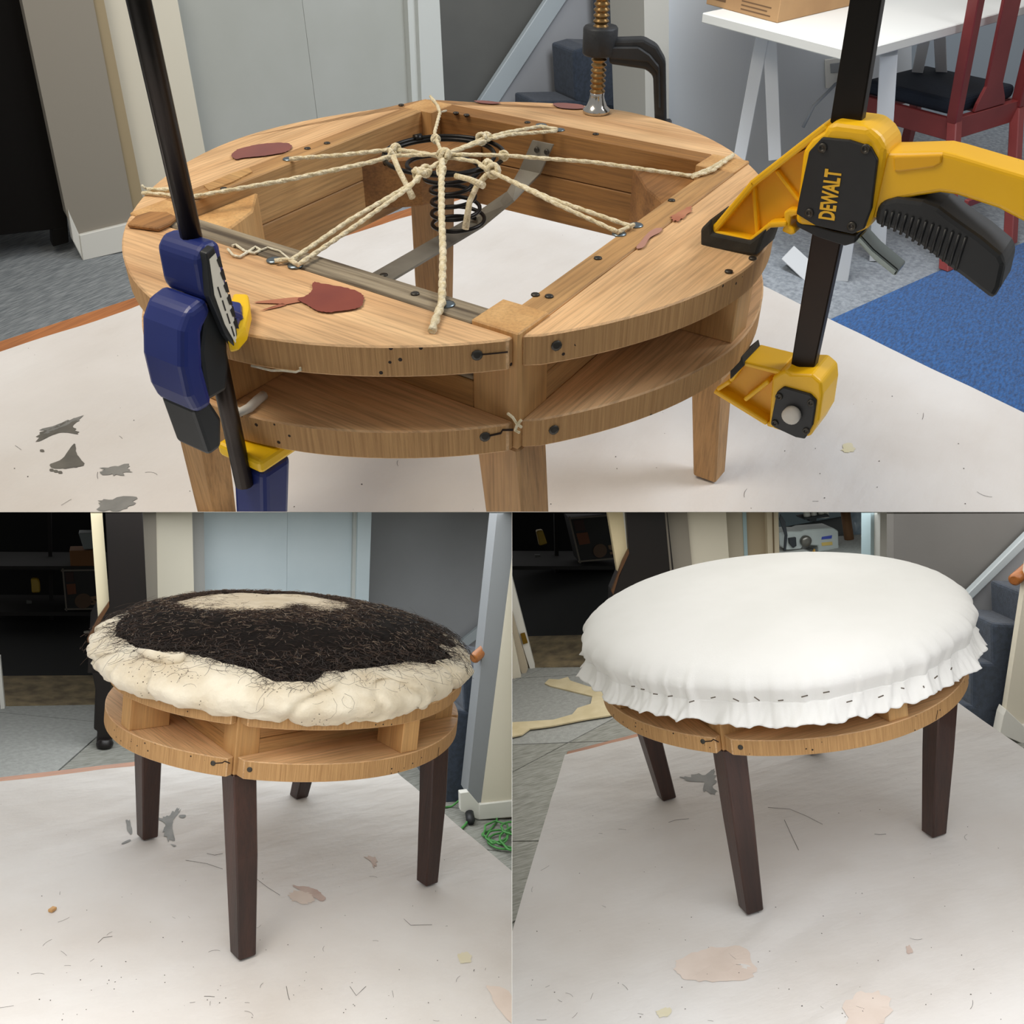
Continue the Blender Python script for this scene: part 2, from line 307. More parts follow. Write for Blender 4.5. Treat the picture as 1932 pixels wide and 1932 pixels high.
mb.prism(hps(2,[(905,1518),(1010,1506),(1010,1538),(903,1547)],(N2[0]-N2[1]*.012,N2[1])),N2[1]*.03); struct('baseboard_right',mb,M_base,2,'white baseboard at the wall end by the green cord',.002)
# storage room behind
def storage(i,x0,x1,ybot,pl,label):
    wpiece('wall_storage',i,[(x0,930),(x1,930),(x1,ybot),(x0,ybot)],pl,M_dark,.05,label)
storage(2,-500,330,1330,W2(2.2),'back wall coloured black as unlit in the storage room left of the piano')
f=hz(2,-300,1338,FL); g=hz(2,260,1328,FL)
D=W2()[1]
struct('floor_storage_shade',MB().prism([f+D*.45,g+D*.45,g+D*3,f+D*3],(0,0,.003)),M_dark,2,'floor coloured black as unlit deep in the storage room, hair-topped side')  # black sheet standing for the unlit depth of the floor
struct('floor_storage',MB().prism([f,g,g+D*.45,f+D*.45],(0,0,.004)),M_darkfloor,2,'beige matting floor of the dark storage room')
wpiece('trim_5',2,[(-6,1240),(0,1240),(9,1337),(1,1338)],vplane(hz(2,4,1338,FL),(.93,-.36)),M_base,.04,'white foot of the door frame at the storage doorway')
wpiece('trim_6',2,[(168,930),(190,930),(206,1135),(196,1180),(185,1165)],vplane(hz(2,197,1411,FL)[:2],(.93,-.36),.03),mat('cream_trim','#e2d5b4',.6),.04,'cream door casing rising behind the piano')
# ---- lower right room
a3=hz(3,1072,1401,FL); b3=hz(3,1155,1357,FL); dy=(b3-a3)/np.linalg.norm(b3-a3); c3=hz(3,966,1405,FL); dx=-(c3-a3)/np.linalg.norm(c3-a3); 
carpet(3,a3,dx*.9,dy*.9,(-2,4),(-3,4),lambda c,r:r<0 or c>=0,'grey carpet floor around the white covered stool')
SW3=lambda off=0.: vplane(hz(3,1865,1390,FL)[:2],(.985,-.17),off)
W3=lambda off=0.: vplane((.95,2.75),(.985,-.17),off)
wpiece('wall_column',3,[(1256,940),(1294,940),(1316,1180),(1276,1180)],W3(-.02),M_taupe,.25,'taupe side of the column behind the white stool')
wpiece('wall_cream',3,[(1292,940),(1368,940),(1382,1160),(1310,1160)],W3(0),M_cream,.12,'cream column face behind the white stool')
wpiece('trim_1',3,[(1368,940),(1402,940),(1412,1160),(1382,1160)],W3(.05),mat('beige_jamb','#b3aa97',.6),.1,'beige door jamb behind the white stool')
wpiece('trim_2',3,[(1400,940),(1407,940),(1415,1160),(1409,1160)],W3(.045),mat('pale_blue_edge','#9fb7bd',.5),.1,'thin pale blue edge of the open door')
wpiece('door_1',3,[(1407,940),(1446,940),(1452,1160),(1415,1160)],W3(.06),mat('tan_door','#a99a80',.6),.05,'tan edge of the open door behind the white stool')
wpiece('trim_3',3,[(1446,940),(1468,940),(1473,1160),(1452,1160)],W3(.03),mat('cream_casing','#cbbfa6',.6),.12,'cream casing left of the sewing room')
wpiece('trim_4',3,[(1457,940),(1459,940),(1464,1160),(1462,1160)],W3(.025),mat('seam_brown','#6b5a40',.7),.005,'dark seam in the cream casing')
wpiece('trim_5',3,[(1643,940),(1662,940),(1660,1160),(1642,1160)],W3(.1),mat('blue_grey_jamb','#9aaaad',.6),.1,'blue-grey jamb right of the sewing room')
wpiece('trim_6',3,[(1661,940),(1690,940),(1688,1160),(1659,1160)],W3(.04),mat('grey_casing','#b5b2ab',.6),.1,'pale grey casing right of the sewing room')
wpiece('wall_sewing_room',3,[(1440,930),(1690,930),(1690,1180),(1440,1180)],W3(2.0),mat('sewing_room_blue','#a9bec4',.7),.05,'pale blue back wall of the sewing room')
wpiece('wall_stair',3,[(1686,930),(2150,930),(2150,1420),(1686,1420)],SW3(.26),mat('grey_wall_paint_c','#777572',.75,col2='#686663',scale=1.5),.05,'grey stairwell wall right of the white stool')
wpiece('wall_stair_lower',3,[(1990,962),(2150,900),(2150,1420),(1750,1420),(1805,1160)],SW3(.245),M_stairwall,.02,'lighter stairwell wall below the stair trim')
wpiece('trim_7',3,[(2080,866),(2080,890),(1815,1150),(1808,1138)],SW3(.215),M_stringer,.03,'pale stair stringer trim right of the white stool',.003)
S3=vplane(hz(3,1865,1390,FL)[:2],(.985,-.17))
st=thing('staircase',3,hp(3,1850,1400,S3),'blue-grey carpeted stairs right of the white stool','stairs')
for px in ([(1822,1330),(2100,1350),(2100,1480),(1822,1430)],[(1835,1250),(2100,1262),(2100,1400),(1835,1340)],[(1872,1176),(2100,1190),(2100,1300),(1874,1262)],[(1932,1120),(2100,1128),(2100,1230),(1934,1186)]):
    obj('step',MB().prism(hps(3,px,S3),S3[1]*.2),M_stair,parent=st,bevel=.012,seg=2)
N3=vplane(hz(3,1925,1397,FL),(.95,-.3))
wpiece('wall_right',3,[(1944,1040),(2100,1040),(2100,1420),(1930,1400),(1898,1340)],N3,M_cream,.03,'cream wall end right of the white stool')
mb=MB().prism(hps(3,[(1893,1350),(1898,1338),(1932,1370),(2100,1385),(2100,1420),(1930,1404),(1886,1384)],(N3[0]-N3[1]*.02,N3[1])),N3[1]*.05); struct('baseboard_right',mb,M_base,3,'white baseboard of the wall end right of the white stool',.002)
storage(3,850,1330,1260,W3(2.2),'back wall coloured black as unlit in the storage room left of the white stool')
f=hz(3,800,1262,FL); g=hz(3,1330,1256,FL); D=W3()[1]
struct('floor_storage_shade',MB().prism([f+D*.5,g+D*.5,g+D*3,f+D*3],(0,0,.003)),M_dark,3,'floor coloured black as unlit deep in the storage room, white stool side')  # unlit depth drawn as a black floor piece
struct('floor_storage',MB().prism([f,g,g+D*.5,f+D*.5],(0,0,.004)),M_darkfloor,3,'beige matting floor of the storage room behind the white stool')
L3=vplane(hz(3,998,1262,FL),(.95,-.3))
wpiece('trim_8',3,[(955,1050),(966,1090),(1010,1262),(1001,1265),(955,1120)],L3,M_base,.05,'white door edge at the storage doorway')
wpiece('trim_9',3,[(950,1090),(966,1155),(996,1262),(988,1280),(950,1180)],(L3[0]-L3[1]*.05,L3[1]),mat('beige_frame','#b3a792',.6),.04,'beige door frame beside the storage doorway')
wpiece('wall_left',3,[(940,1130),(966,1195),(984,1283),(966,1287),(940,1287)],(L3[0]-L3[1]*.1,L3[1]),M_cream,.04,'cream wall at the left edge beside the doorway')
wpiece('trim_10',3,[(1141,930),(1172,930),(1186,1036),(1165,1078)],vplane((.55,2.75),(.985,-.17),.03),mat('cream_trim_c','#d9c9a3',.6),.04,'cream door casing rising behind the piano by the white stool')
wpiece('trim_11',3,[(1171,930),(1176,930),(1188,1030),(1184,1042)],vplane((.55,2.75),(.985,-.17),.025),M_base,.04,'white edge of the cream casing by the white stool')
# ================================================================ WORK TABLES AND DROP CLOTHS
def isect(p,d,q,e):
    A=np.array([[d[0],-e[0]],[d[1],-e[1]]]); s=np.linalg.solve(A,np.array([q[0]-p[0],q[1]-p[1]])); return np.array([p[0]+s[0]*d[0],p[1]+s[0]*d[1]])
M_oak=wood('orange_plywood','#c07a40','#9c5d2a','x',.5,8,.1)
M_tleg=wood('table_leg_wood','#8a5a30','#6d4522','z')
def cloth_h(i,x,y):
    a=noise.noise(Vector((x*2.2+i*9,y*3.1,1.3)))*.0035
    r=noise.noise(Vector((x*1.2-y*.5,i*4.2,.7)))*2.0
    f=math.sin((y*1.0-x*.42+r*.05)*34+r*1.5)
    w=max(0,noise.noise(Vector((x*2.4,y*2.4,5+i))))
    g=math.sin((y*.8+x*.75+r*.08)*19+2*r); v=max(0,noise.noise(Vector((x*1.7+3,y*1.7,8+i))))
    return -.0030+a*1.3+max(0,f-.4)*.017*w+max(0,g-.6)*.012*v+noise.noise(Vector((x*11,y*15,i)))*.0012
CL={}
def table(i,poly,inset,label,clabel,strip):
    """poly: four corners back-left, back-right, front-right, front-left; inset: cloth corners"""
    P=[np.array([p[0],p[1],0.]) for p in poly]; c=sum(P)/4
    t=thing('work_table',i,(c[0],c[1],FL),label,'table')
    obj('tabletop',MB().prism([p+[0,0,-.0115] for p in P],(0,0,-.028)),M_oak,parent=t,bevel=.002)
    for p in P:
        q=p+(c-p)*.12; obj('leg',MB().box((q[0],q[1],(FL-.036)/2-.0002),(.05,.05,-FL-.037)),M_tleg,parent=t)
    Q=[np.array([p[0],p[1],0.]) for p in inset]
    def fn(a,b):
        p=(Q[0]*(1-a)+Q[1]*a)*(1-b)+(Q[3]*(1-a)+Q[2]*a)*b
        if strip:
            e=max(0,1-b*14); p=p+np.array([0,1,0])*e*.012*noise.noise(Vector((a*9,i*3.3,0)))
        return (p[0],p[1],cloth_h(i,p[0],p[1]))
    mb=MB().grid(fn,170,170)
    # hem: thin turned edge
    col=mat('drop_cloth_%d'%i,'#dddbd9',.85,col2='#cbc5bf',scale=3.5,amt=(.38,.8),bump=.5,bscale=5,bdist=.02,bstretch=(1,2.2,1),speck=(55,.035,'#6a6058',5,.57),spec=.25)
    o=obj('drop_cloth',mb,col,i); tag(o,clabel,'drop cloth'); CL[i]=o
    return t
p=hz(1,0,640,0)[:2]; d=hz(1,740,400,0)[:2]-p; q=hz(1,1932,775,0)[:2]; e=hz(1,1450,540,0)[:2]-q
br=isect(p,d,q,e); e/=np.linalg.norm(e); d/=np.linalg.norm(d)
table(1,[br-d*2.2+e*.02,br+e*.02+d*.004,br-e*1.7+d*.004,br-e*1.7-d*2.0],[br-d*2.19-e*.045,br-e*.03,br-e*1.69,br-e*1.69-d*1.99],'wooden work table under the cloth below the clamped frame','white drop cloth with grey paint smears under the clamped frame',True)
p=hz(2,0,1475,0)[:2]; d=hz(2,250,1445,0)[:2]-p; q=hz(2,966,1640,0)[:2]; e=hz(2,755,1462,0)[:2]-q
br=isect(p,d,q,e); e/=np.linalg.norm(e); d/=np.linalg.norm(d)
table(2,[br-d*1.9+e*.055,br+e*.05+d*.003,br-e*1.75+d*.003,br-e*1.75-d*1.9],[br-d*1.89,br,br-e*1.74,br-e*1.74-d*1.89],'wooden work table under the stool with hair padding','white drop cloth with hair clippings under the hair-topped stool',True)
bl=hz(3,1065,1420,0)[:2]; l2=hz(3,968,1745,0)[:2]; k=hz(3,1190,1388,0)[:2]; d=(k-bl)/np.linalg.norm(k-bl)
q=hz(3,1805,1320,0)[:2]; r=hz(3,1932,1410,0)[:2]; br=isect(bl,d,q,r-q); dr=(r-q)/np.linalg.norm(r-q); dl=(l2-bl)/np.linalg.norm(l2-bl)
table(3,[bl+dl*-.03,br-dr*.03,br+dr*1.5,bl+dl*1.5],[bl,br-dr*.004,br+dr*1.49,bl+dl*1.49],'wooden work table under the white covered stool','white drop cloth under the white covered stool',True)
M_greypaint=mat('dried_grey_paint','#6f6c64',.6,col2='#5c5a54',scale=30)
M_greypaint2=mat('dried_blue_grey_paint','#8b8b88',.7,col2='#777876',scale=30)
M_pinkstain=mat('faded_red_stain','#b9a097',.85,col2='#c9b8ae',scale=20)
M_pink2=mat('soft_pink_stain','#d2c3b8',.9,col2='#dccfc5',scale=14)
M_yellow=mat('pale_yellow_stain','#d6cfae',.9,col2='#d9d3bf',scale=14)
def stain(i,px,m,name='paint_stain',rag=.0,z=None,parent=None,lift=.0007):
    """a flat dried mark on the cloth: closed pixel outline, followed over the cloth's relief"""
    pts=[hz(i,u,v,-.003 if z is None else z) for u,v in px]; c=sum(pts)/len(pts)
    ring=[]
    n=len(pts)
    for k in range(n):
        for s in range(6):
            p0,p1,p2,p3=pts[k-1],pts[k],pts[(k+1)%n],pts[(k+2)%n]; q_=s/6
            p=.5*(2*p1+(p2-p0)*q_+(2*p0-5*p1+4*p2-p3)*q_*q_+(3*p1-p0-3*p2+p3)*q_**3)
            w=1+rag*random.uniform(-1,1); ring.append(c+(p-c)*w)
    vs=[c]; m_=len(ring)
    for f in (.5,1.):
        for p in ring: vs.append(c+(p-c)*f)
    out=[]
    for p in vs: out.append((p[0],p[1],(cloth_h(i,p[0],p[1]) if z is None else z)+lift))
    fs=[[0,1+k,1+(k+1)%m_] for k in range(m_)]+[[1+k,1+m_+k,1+m_+(k+1)%m_,1+(k+1)%m_] for k in range(m_)]
    return obj(name,MB().add(out,fs),m,parent=parent or CL[i])
# upper cloth: two brushed grey marks
stain(1,[(72,838),(90,828),(118,818),(147,820),(140,806),(150,792),(128,796),(100,812),(78,822)],M_greypaint,rag=.12)
stain(1,[(94,879),(118,868),(140,840),(146,860),(160,878),(140,884),(108,886)],M_greypaint,rag=.05)
stain(1,[(80,818),(118,800),(145,790),(146,798),(112,812),(84,826)],M_greypaint2,rag=.35)
stain(1,[(190,890),(205,882),(243,880),(246,892),(215,900)],M_greypaint2,rag=.3)
stain(1,[(182,952),(205,944),(252,942),(250,962),(200,964)],M_greypaint2,rag=.3)
for u,v in((80,853),(98,889),(106,891),(114,893)): stain(1,[(u-3,v-2),(u+3,v-2),(u+4,v+2),(u-3,v+2)],M_greypaint)
stain(1,[(1590,842),(1606,838),(1608,848),(1592,851)],M_yellow); stain(1,[(1588,850),(1612,846),(1610,854),(1590,856)],M_yellow,rag=.2)
# lower left cloth
stain(2,[(296,1545),(312,1543),(330,1530),(340,1532),(328,1548),(326,1565),(330,1590),(318,1588),(308,1570),(312,1556)],M_greypaint2,rag=.18)
stain(2,[(238,1548),(246,1550),(249,1575),(242,1570)],M_greypaint2,rag=.2); stain(2,[(230,1592),(244,1585),(246,1588),(232,1594)],M_greypaint2)
stain(2,[(338,1540),(350,1540),(348,1545),(340,1545)],M_greypaint2); stain(2,[(322,1596),(332,1600),(328,1602)],M_greypaint2)
stain(2,[(552,1672),(566,1673),(590,1676),(611,1690),(612,1700),(604,1700),(585,1690),(570,1682)],M_pinkstain,rag=.12)
stain(2,[(688,1618),(705,1616),(712,1624),(706,1636),(698,1624)],M_pinkstain,rag=.25)
stain(2,[(545,1688),(570,1680),(590,1695),(580,1706),(552,1700)],M_pink2,rag=.2)
stain(2,[(866,1800),(885,1796),(888,1812),(868,1818)],M_yellow,rag=.2); stain(2,[(920,1860),(966,1872),(966,1930),(940,1900)],M_pink2,rag=.15)
# lower right cloth
stain(3,[(1288,1466),(1312,1462),(1335,1458),(1348,1452),(1349,1478),(1344,1490),(1356,1496),(1340,1497),(1326,1490),(1338,1478),(1320,1470),(1300,1474)],M_greypaint2,rag=.2)
stain(3,[(1275,1815),(1300,1800),(1350,1785),(1400,1790),(1425,1830),(1395,1850),(1320,1850),(1280,1838)],M_pink2,rag=.06)
stain(3,[(1600,1890),(1640,1870),(1680,1890),(1660,1932),(1600,1932)],M_pink2,rag=.15)
stain(3,[(1240,1905),(1262,1900),(1264,1914),(1242,1918)],M_yellow,rag=.2); stain(3,[(1710,1788),(1716,1784),(1722,1796),(1712,1800)],M_pinkstain,rag=.2)
# loose clippings: hairs and specks too small to pick apart
M_hairbit=mat('hair_clipping','#3a332e',.7)
def clippings(i,n,reg,label,extra=()):
    mb=MB()
    def put(p): return np.array([p[0],p[1],cloth_h(i,p[0],p[1])+.0006])
    for k in range(n):
        u=random.uniform(*reg[0]); v=reg[1][0]+(reg[1][1]-reg[1][0])*math.sqrt(random.random())
        p=hz(i,u,v,-.003)
        if random.random()<.72: mb.box(put(p),(random.uniform(.0006,.0016),random.uniform(.0006,.0013),.0004),rot=Matrix.Rotation(random.uniform(0,3),3,'Z'))
        else:
            a=random.uniform(0,6.28); l=random.uniform(.006,.02); b=random.uniform(-90,90); q=[p]
            for s in range(5): a+=b*l/5; q.append(q[-1]+np.array([math.cos(a),math.sin(a),0])*l/5)
            mb.tube([put(x) for x in q],.00018,4,cap=False)
    for px in extra: mb.tube([put(hz(i,u,v,-.003)) for u,v in px],.0003,4,cap=False)
    tag(obj('hair_clippings',mb,M_hairbit,i),label,'hair clippings',kind='stuff')
clippings(2,95,((20,950),(1580,1925)),'dark hair clippings scattered on the cloth below the hair-topped stool',[[(660,1862),(672,1880),(684,1868),(690,1862)],[(540,1862),(543,1878),(546,1888)],[(762,1735),(775,1747),(795,1746),(815,1746)],[(483,1660),(505,1675),(528,1690)],[(185,1778),(195,1768),(212,1766)],[(385,1880),(395,1880),(405,1881)],[(390,1612),(405,1615),(420,1612)],[(350,1624),(390,1630),(420,1640)]])
clippings(3,75,((1000,1920),(1480,1925)),'dark hair clippings scattered on the cloth below the white stool',[[(1449,1525),(1490,1528),(1520,1540),(1552,1556)],[(1480,1548),(1495,1580),(1507,1605)],[(1262,1555),(1275,1550),(1300,1547)],[(1650,1575),(1660,1576),(1672,1575)]])
clippings(1,40,((20,1900),(700,960)),'dark specks scattered on the cloth below the clamped frame')
# ================================================================ STOOLS
E_=lambda i,k,th:outline(SP[i],k,th)
def outline(s,k,th):
    n=s['n']; se=lambda c:math.copysign(abs(c)**(2/n),c)
    x=s['a']*k*se(math.cos(th)); y=s['b']*k*se(math.sin(th)); c,d=math.cos(s['ph']),math.sin(s['ph'])
    return np.array([s['ox']+x*c-y*d,s['oy']+x*d+y*c,0.])
def level(s,p):                       # >1 outside the rim outline
    c,d=math.cos(s['ph']),math.sin(s['ph']); x,y=p[0]-s['ox'],p[1]-s['oy']; X,Y=x*c+y*d,-x*d+y*c
    return (abs(X/s['a'])**s['n']+abs(Y/s['b'])**s['n'])**(1/s['n'])
def hit_rim(i,u,v,k=1.0):
    C,d=ray(i,u,v); s=SP[i]; lo=.3
    for st in np.arange(.3,3,.004):
        if level(s,C+st*d)<k: break
        lo=st
    hi=lo+.004
    for _ in range(20):
        m=(lo+hi)/2
        if level(s,C+m*d)<k: hi=m
        else: lo=m
    return C+hi*d
SGN={'F':(-1,-1),'L':(-1,1),'R':(1,-1),'B':(1,1)}
WX=wood('pale_timber_x','#d9a364','#b87f43','x',.6,9,.2,speck=(60,.09,'#3a2413',9,.62))
WY=wood('pale_timber_y','#d4a066','#b98248','y',.6,9,.2,speck=(60,.09,'#3a2413',9,.62))
WXs=wood('sanded_timber_x','#eec695','#c99b69','x',.6,7,.2)
WYs=wood('sanded_timber_y','#ecc594','#c7996a','y',.6,7,.2)
WE=mat('sawn_edge','#cba06a',.75,col2='#a2784a',scale=30,stretch=(16,16,.5),amt=(.25,.8),bump=.5,bscale=26,bstretch=(16,16,.5),speck=(95,.13,'#241409',11,.53))
WG=mat('weathered_timber','#9c8f78',.9,col2='#4e4336',scale=9,stretch=(16,.7,16),amt=(.36,.62),bump=1.,bscale=12,bstretch=(18,1,18))
WR=wood('rail_timber_x','#cba26c','#a67a48','x',.6,7,.25); WRy=wood('rail_timber_y','#cfa469','#ab7c46','y',.6,7,.25)
WDK=wood('shaded_rail_timber','#a8783f','#835a2d','y',.65,7,.3)  # rail brown darkened to carry the shade on its inner face
WD=wood('dark_block_timber','#a87844','#7d5530','x',.7,8,.4)
WP=wood('post_timber','#dbb076','#ba8a52','z',.6,8,.3,speck=(40,.06,'#3a2413'),grain=.16)
WL=wood('bare_leg_timber','#c29a6a','#a67c4e','z',.6,6,.3,speck=(40,.05,'#3a2413'))
WDL=wood('stained_leg_timber','#4a2c22','#22130f','z',.42,6,.35,coat=.15)
M_nail=mat('nail_head','#4a4742',.45,.8); M_tack=mat('blued_tack','#7e8b93',.3,.9)
def make_stool(i,label,legmat):
    s=SP[i]; z1,z2,z3,z4=s['z']
    T=thing('footstool',i,(0,0,0),label,'stool')
    cor={k:np.array([SGN[k][0]*s['cx']+s['co'][k][0],SGN[k][1]*s['cy']+s['co'][k][1],0.]) for k in 'FLRB'}
    bot={k:np.array([SGN[k][0]*s['bx']+s['lo'][k][0],SGN[k][1]*s['by']+s['lo'][k][1],0.]) for k in 'FLRB'}
    TH=np.linspace(-math.pi,math.pi,1441)
    thof={}
    for k in cor:
        best=min(TH,key=lambda t:abs(np.cross(outline(s,1,t)[:2],cor[k][:2]))+(10 if outline(s,1,t)[:2]@cor[k][:2]<0 else 0)); thof[k]=best
    w=.038; tr=.024
    sides={'front':('F','R'),'right':('R','B'),'back':('B','L'),'left':('L','F')}
    for nm,(A,B) in sides.items():
        tA,tB=thof[A],thof[B]
        if tB<tA: tB+=2*math.pi
        dl=.022
        arc=[outline(s,1,t) for t in np.linspace(tA+(.055 if A=='F' else dl),tB-dl,30)]
        u=cor[B]-cor[A]; u/=np.linalg.norm(u); nrm=np.array([u[1],-u[0],0])      # outward
        a0=cor[A]+u*.004; b0=cor[B]-u*.004
        axis_x=nm in('front','back')
        for lev,(za,zb) in enumerate(((z1,z2),(z3,z4))):
            poly=[p+[0,0,za] for p in [a0]+arc+[b0]]
            if nrm@ (arc[15]-a0)<0: pass
            side_mat=WE
            top=(WXs if axis_x else WYs)
            o=obj('rim_segment',MB().prism(poly,(0,0,zb-za),0,1),[top,side_mat],parent=T,bevel=.0012)
        # rails: two boards on edge per side
        inn=-nrm*tr
        zm=(z1+z4)/2
        for (za,zb) in ((z1-.004,zm-.0007),(zm,z4+.0006)):
            p0=cor[A]+u*w; p1=cor[B]-u*w
            m=WG if (i==1 and nm=='left' and zb>zm+.01) else WDK if (i==1 and nm=='right') else (WR if axis_x else WRy)
            obj('rail',MB().prism([p0+[0,0,za],p1+[0,0,za],p1+inn+[0,0,za],p0+inn+[0,0,za]],(0,0,zb-za)),m,parent=T,bevel=.001)
        # spacer block between the rings at mid side
        mid=outline(s,.985,{'front':-math.pi/2+.06,'right':0,'back':math.pi/2,'left':math.pi}[nm]); 
        t=u*.016; 
        inner=mid-nrm*.062
        obj('spacer_block',MB().prism([mid-t+[0,0,z2],mid+t+[0,0,z2],inner+t+[0,0,z2],inner-t+[0,0,z2]],(0,0,z3-z2)),[WP],parent=T,bevel=.001)
    for k in 'FLRB':
        sx,sy=SGN[k]; c=cor[k]; b=bot[k]
        sq=lambda p,ww,z:[np.array([p[0],p[1],z]),np.array([p[0]-sx*ww,p[1],z]),np.array([p[0]-sx*ww,p[1]-sy*ww,z]),np.array([p[0],p[1]-sy*ww,z])]
        obj('corner_post',MB().hexa(sq(c,w,z1+.0003),sq(c,w,z4+(.003 if k=='F' else .001))),WP,parent=T,bevel=.001)
        mid=(c+b)/2+np.array([sx,sy,0])*.002
        mb=MB(); L=[sq(b,.028,0),sq(mid,.035,z1*.55),sq(c,w,z1)]
        mb.add(sum(L,[]),[[3,2,1,0],[8,9,10,11]]+[[r*4+q,r*4+(q+1)%4,(r+1)*4+(q+1)%4,(r+1)*4+q] for r in(0,1) for q in range(4)])
        obj('leg',mb,legmat,parent=T,bevel=.002)
    return T,cor
def nail_at(T,p,n,r=.004,m=None,name='nail'):
    n=np.array(n,float); n/=np.linalg.norm(n)
    obj(name,MB().lathe(np.array(p)-n*.002,n,[(r*.6,0),(r*.6,.0014),(r,.0016),(r*.95,.0026),(r*.5,.0030)],10),m or M_nail,parent=T)
def rim_nails(i,T,pxs):
    s=SP[i]
    for u,v in pxs:
        p=hit_rim(i,u,v); e=1e-3
        g=np.array([level(s,p+[e,0,0])-level(s,p-[e,0,0]),level(s,p+[0,e,0])-level(s,p-[0,e,0]),0]); nail_at(T,p,g)
def rim_mark(i,T,pts,r,m,name):
    """a crack or scratch in the rim's edge: a thin sunk bar"""
    P=[hit_rim(i,u,v,1.0) for u,v in pts]; obj(name,MB().tube(P,r,5),m,parent=T)
M_crack=mat('split_in_timber','#2a1a0f',.9)
ST={}
ST[1],COR1=make_stool(1,'bare oval stool frame with tied coil spring, held by clamps',WL)
ST[2],_=make_stool(2,'oval footstool with dark legs, padded with black hair and cotton',WDL)
ST[3],_=make_stool(3,'oval footstool with dark legs under a stapled white cover',WDL)
rim_nails(1,ST[1],[(900,670),(1050,652),(915,824),(1045,811)]); rim_mark(1,ST[1],[(906,669),(930,667),(958,664)],.0006,M_crack,'split'); rim_mark(1,ST[1],[(918,823),(945,817),(948,811),(968,811)],.0009,M_crack,'split')
rim_nails(2,ST[2],[(402,1440),(471,1452)]); rim_mark(2,ST[2],[(405,1440),(420,1439),(424,1436),(434,1440)],.0009,M_crack,'split')
rim_nails(3,ST[3],[(1326,1399),(1397,1410)]); rim_mark(3,ST[3],[(1330,1399),(1342,1398),(1346,1395),(1356,1400)],.0009,M_crack,'split')
rim_mark(2,ST[2],[(828,1410),(826,1428)],.0006,M_crack,'split'); rim_mark(3,ST[3],[(1769,1340),(1766,1358)],.0006,M_crack,'split')
# ================================================================ UPPER STAGE: spring, twine, strap, glue, blocks
T1=ST[1]; z1,z2,z3,z4=SP[1]['z']
# inner corner blocks
def tri_block(px_z,zb,h,m):
    P=[hz(1,u,v,z) for u,v,z in px_z]; P=[np.array([p[0],p[1],zb]) for p in P]; obj('corner_block',MB().prism(P,(0,0,h)),m,parent=T1,bevel=.0015)
def wedge(k,along,th,zb,zt,m,cut=.5):
    """block set in an inner corner, k corner, sizes along x / y"""
    sx,sy=SGN[k]; c=COR1[k]; tr=.0245; o=np.array([c[0]-sx*tr,c[1]-sy*tr,0])
    P=[o,o-[sx*along[0],0,0],o-[sx*along[0]*cut,sy*along[1]*cut,0],o-[0,sy*along[1],0]]
    obj('corner_block',MB().prism([p+[0,0,zb] for p in P],(0,0,zt-zb)),m,parent=T1,bevel=.0015)
wedge('L',(.095,.05),0,z1+.004,z4-.012,WP,.62); wedge('R',(.085,.085),0,z1+.01,z4-.018,WD,.55)
wedge('B',(.12,.07),0,z1+.012,z4-.026,WD,.62); wedge('F',(.135,.135),0,z1-.003,z2+.002,WR,.53)
# steel strap under the frame with its bent end
M_steel=mat('worn_steel','#9a968b',.5,.45,col2='#77736a',scale=12,bump=.1,bscale=60)
M_spring=mat('japanned_wire','#1d1b1a',.35,.6)
xr=COR1['B'][0]-.0275
A=hz(1,700,538,z1-.004); B=hz(1,895,424,z1-.004); C1=hp(1,965,372,('x',xr-.045)); C2=hp(1,1001,325,('x',xr-.004)); C3=hp(1,1026,268,('x',xr-.003))
path=[A,B,C1,C2,C3]; fw=(B-A)/np.linalg.norm(B-A); side=np.array([-fw[1],fw[0],0])*.0125
mb=MB(); lo=[];hi=[]
for k,p in enumerate(path):
    d=path[min(k+1,4)]-path[max(k-1,0)]; d/=np.linalg.norm(d); sd=np.array([-d[1],d[0],0]); sd/=np.linalg.norm(sd)+1e-9
    if k>=3: sd=np.array([0,1.,0])
    nn_=np.cross(d,sd); nn_/=np.linalg.norm(nn_)
    lo.append((p-sd*.0125,p+sd*.0125)); hi.append((p-sd*.0125+nn_*.0025,p+sd*.0125+nn_*.0025))
for k in range(4): mb.hexa([lo[k][0],lo[k+1][0],lo[k+1][1],lo[k][1]],[hi[k][0],hi[k+1][0],hi[k+1][1],hi[k][1]])
obj('strap',mb,M_steel,parent=T1)
for yy in (-.006,.006): nail_at(T1,C3+[-.004,yy,-.008],(-1,0,0),.003,M_nail)
nail_at(T1,A+fw*.02+[0,0,.0028],(0,0,1),.004)
# coil spring
ctop=hz(1,838,296,z4+.006); cbot=hz(1,868,428,z1+.004)
pts=[]; turns=6.4; NN=320
for k in range(NN+1):
    t=k/NN; a=2*math.pi*turns*t
    c=cbot*(1-t)+ctop*t
    r=.0245+.0035*math.cos(t*2*math.pi*.9)+(.029*max(0,(t-.6)/.4)**1.5)
    zz=cbot[2]+(ctop[2]-cbot[2])*min(1,t*1.08)**1.05
    pts.append([c[0]+r*math.cos(a),c[1]+r*math.sin(a),zz])
sp=obj('coil_spring',MB().tube(pts,.0021,8),M_spring,parent=T1)
ring=[[ctop[0]+.0565*math.cos(t),ctop[1]+.0565*math.sin(t),ctop[2]+.002] for t in np.linspace(0,2*math.pi,49)]
obj('spring_ring',MB().tube(ring,.0021,8),M_spring,parent=T1); obj('spring_knot',MB().tube(ring[8:10],.0045,8),M_spring,parent=T1)
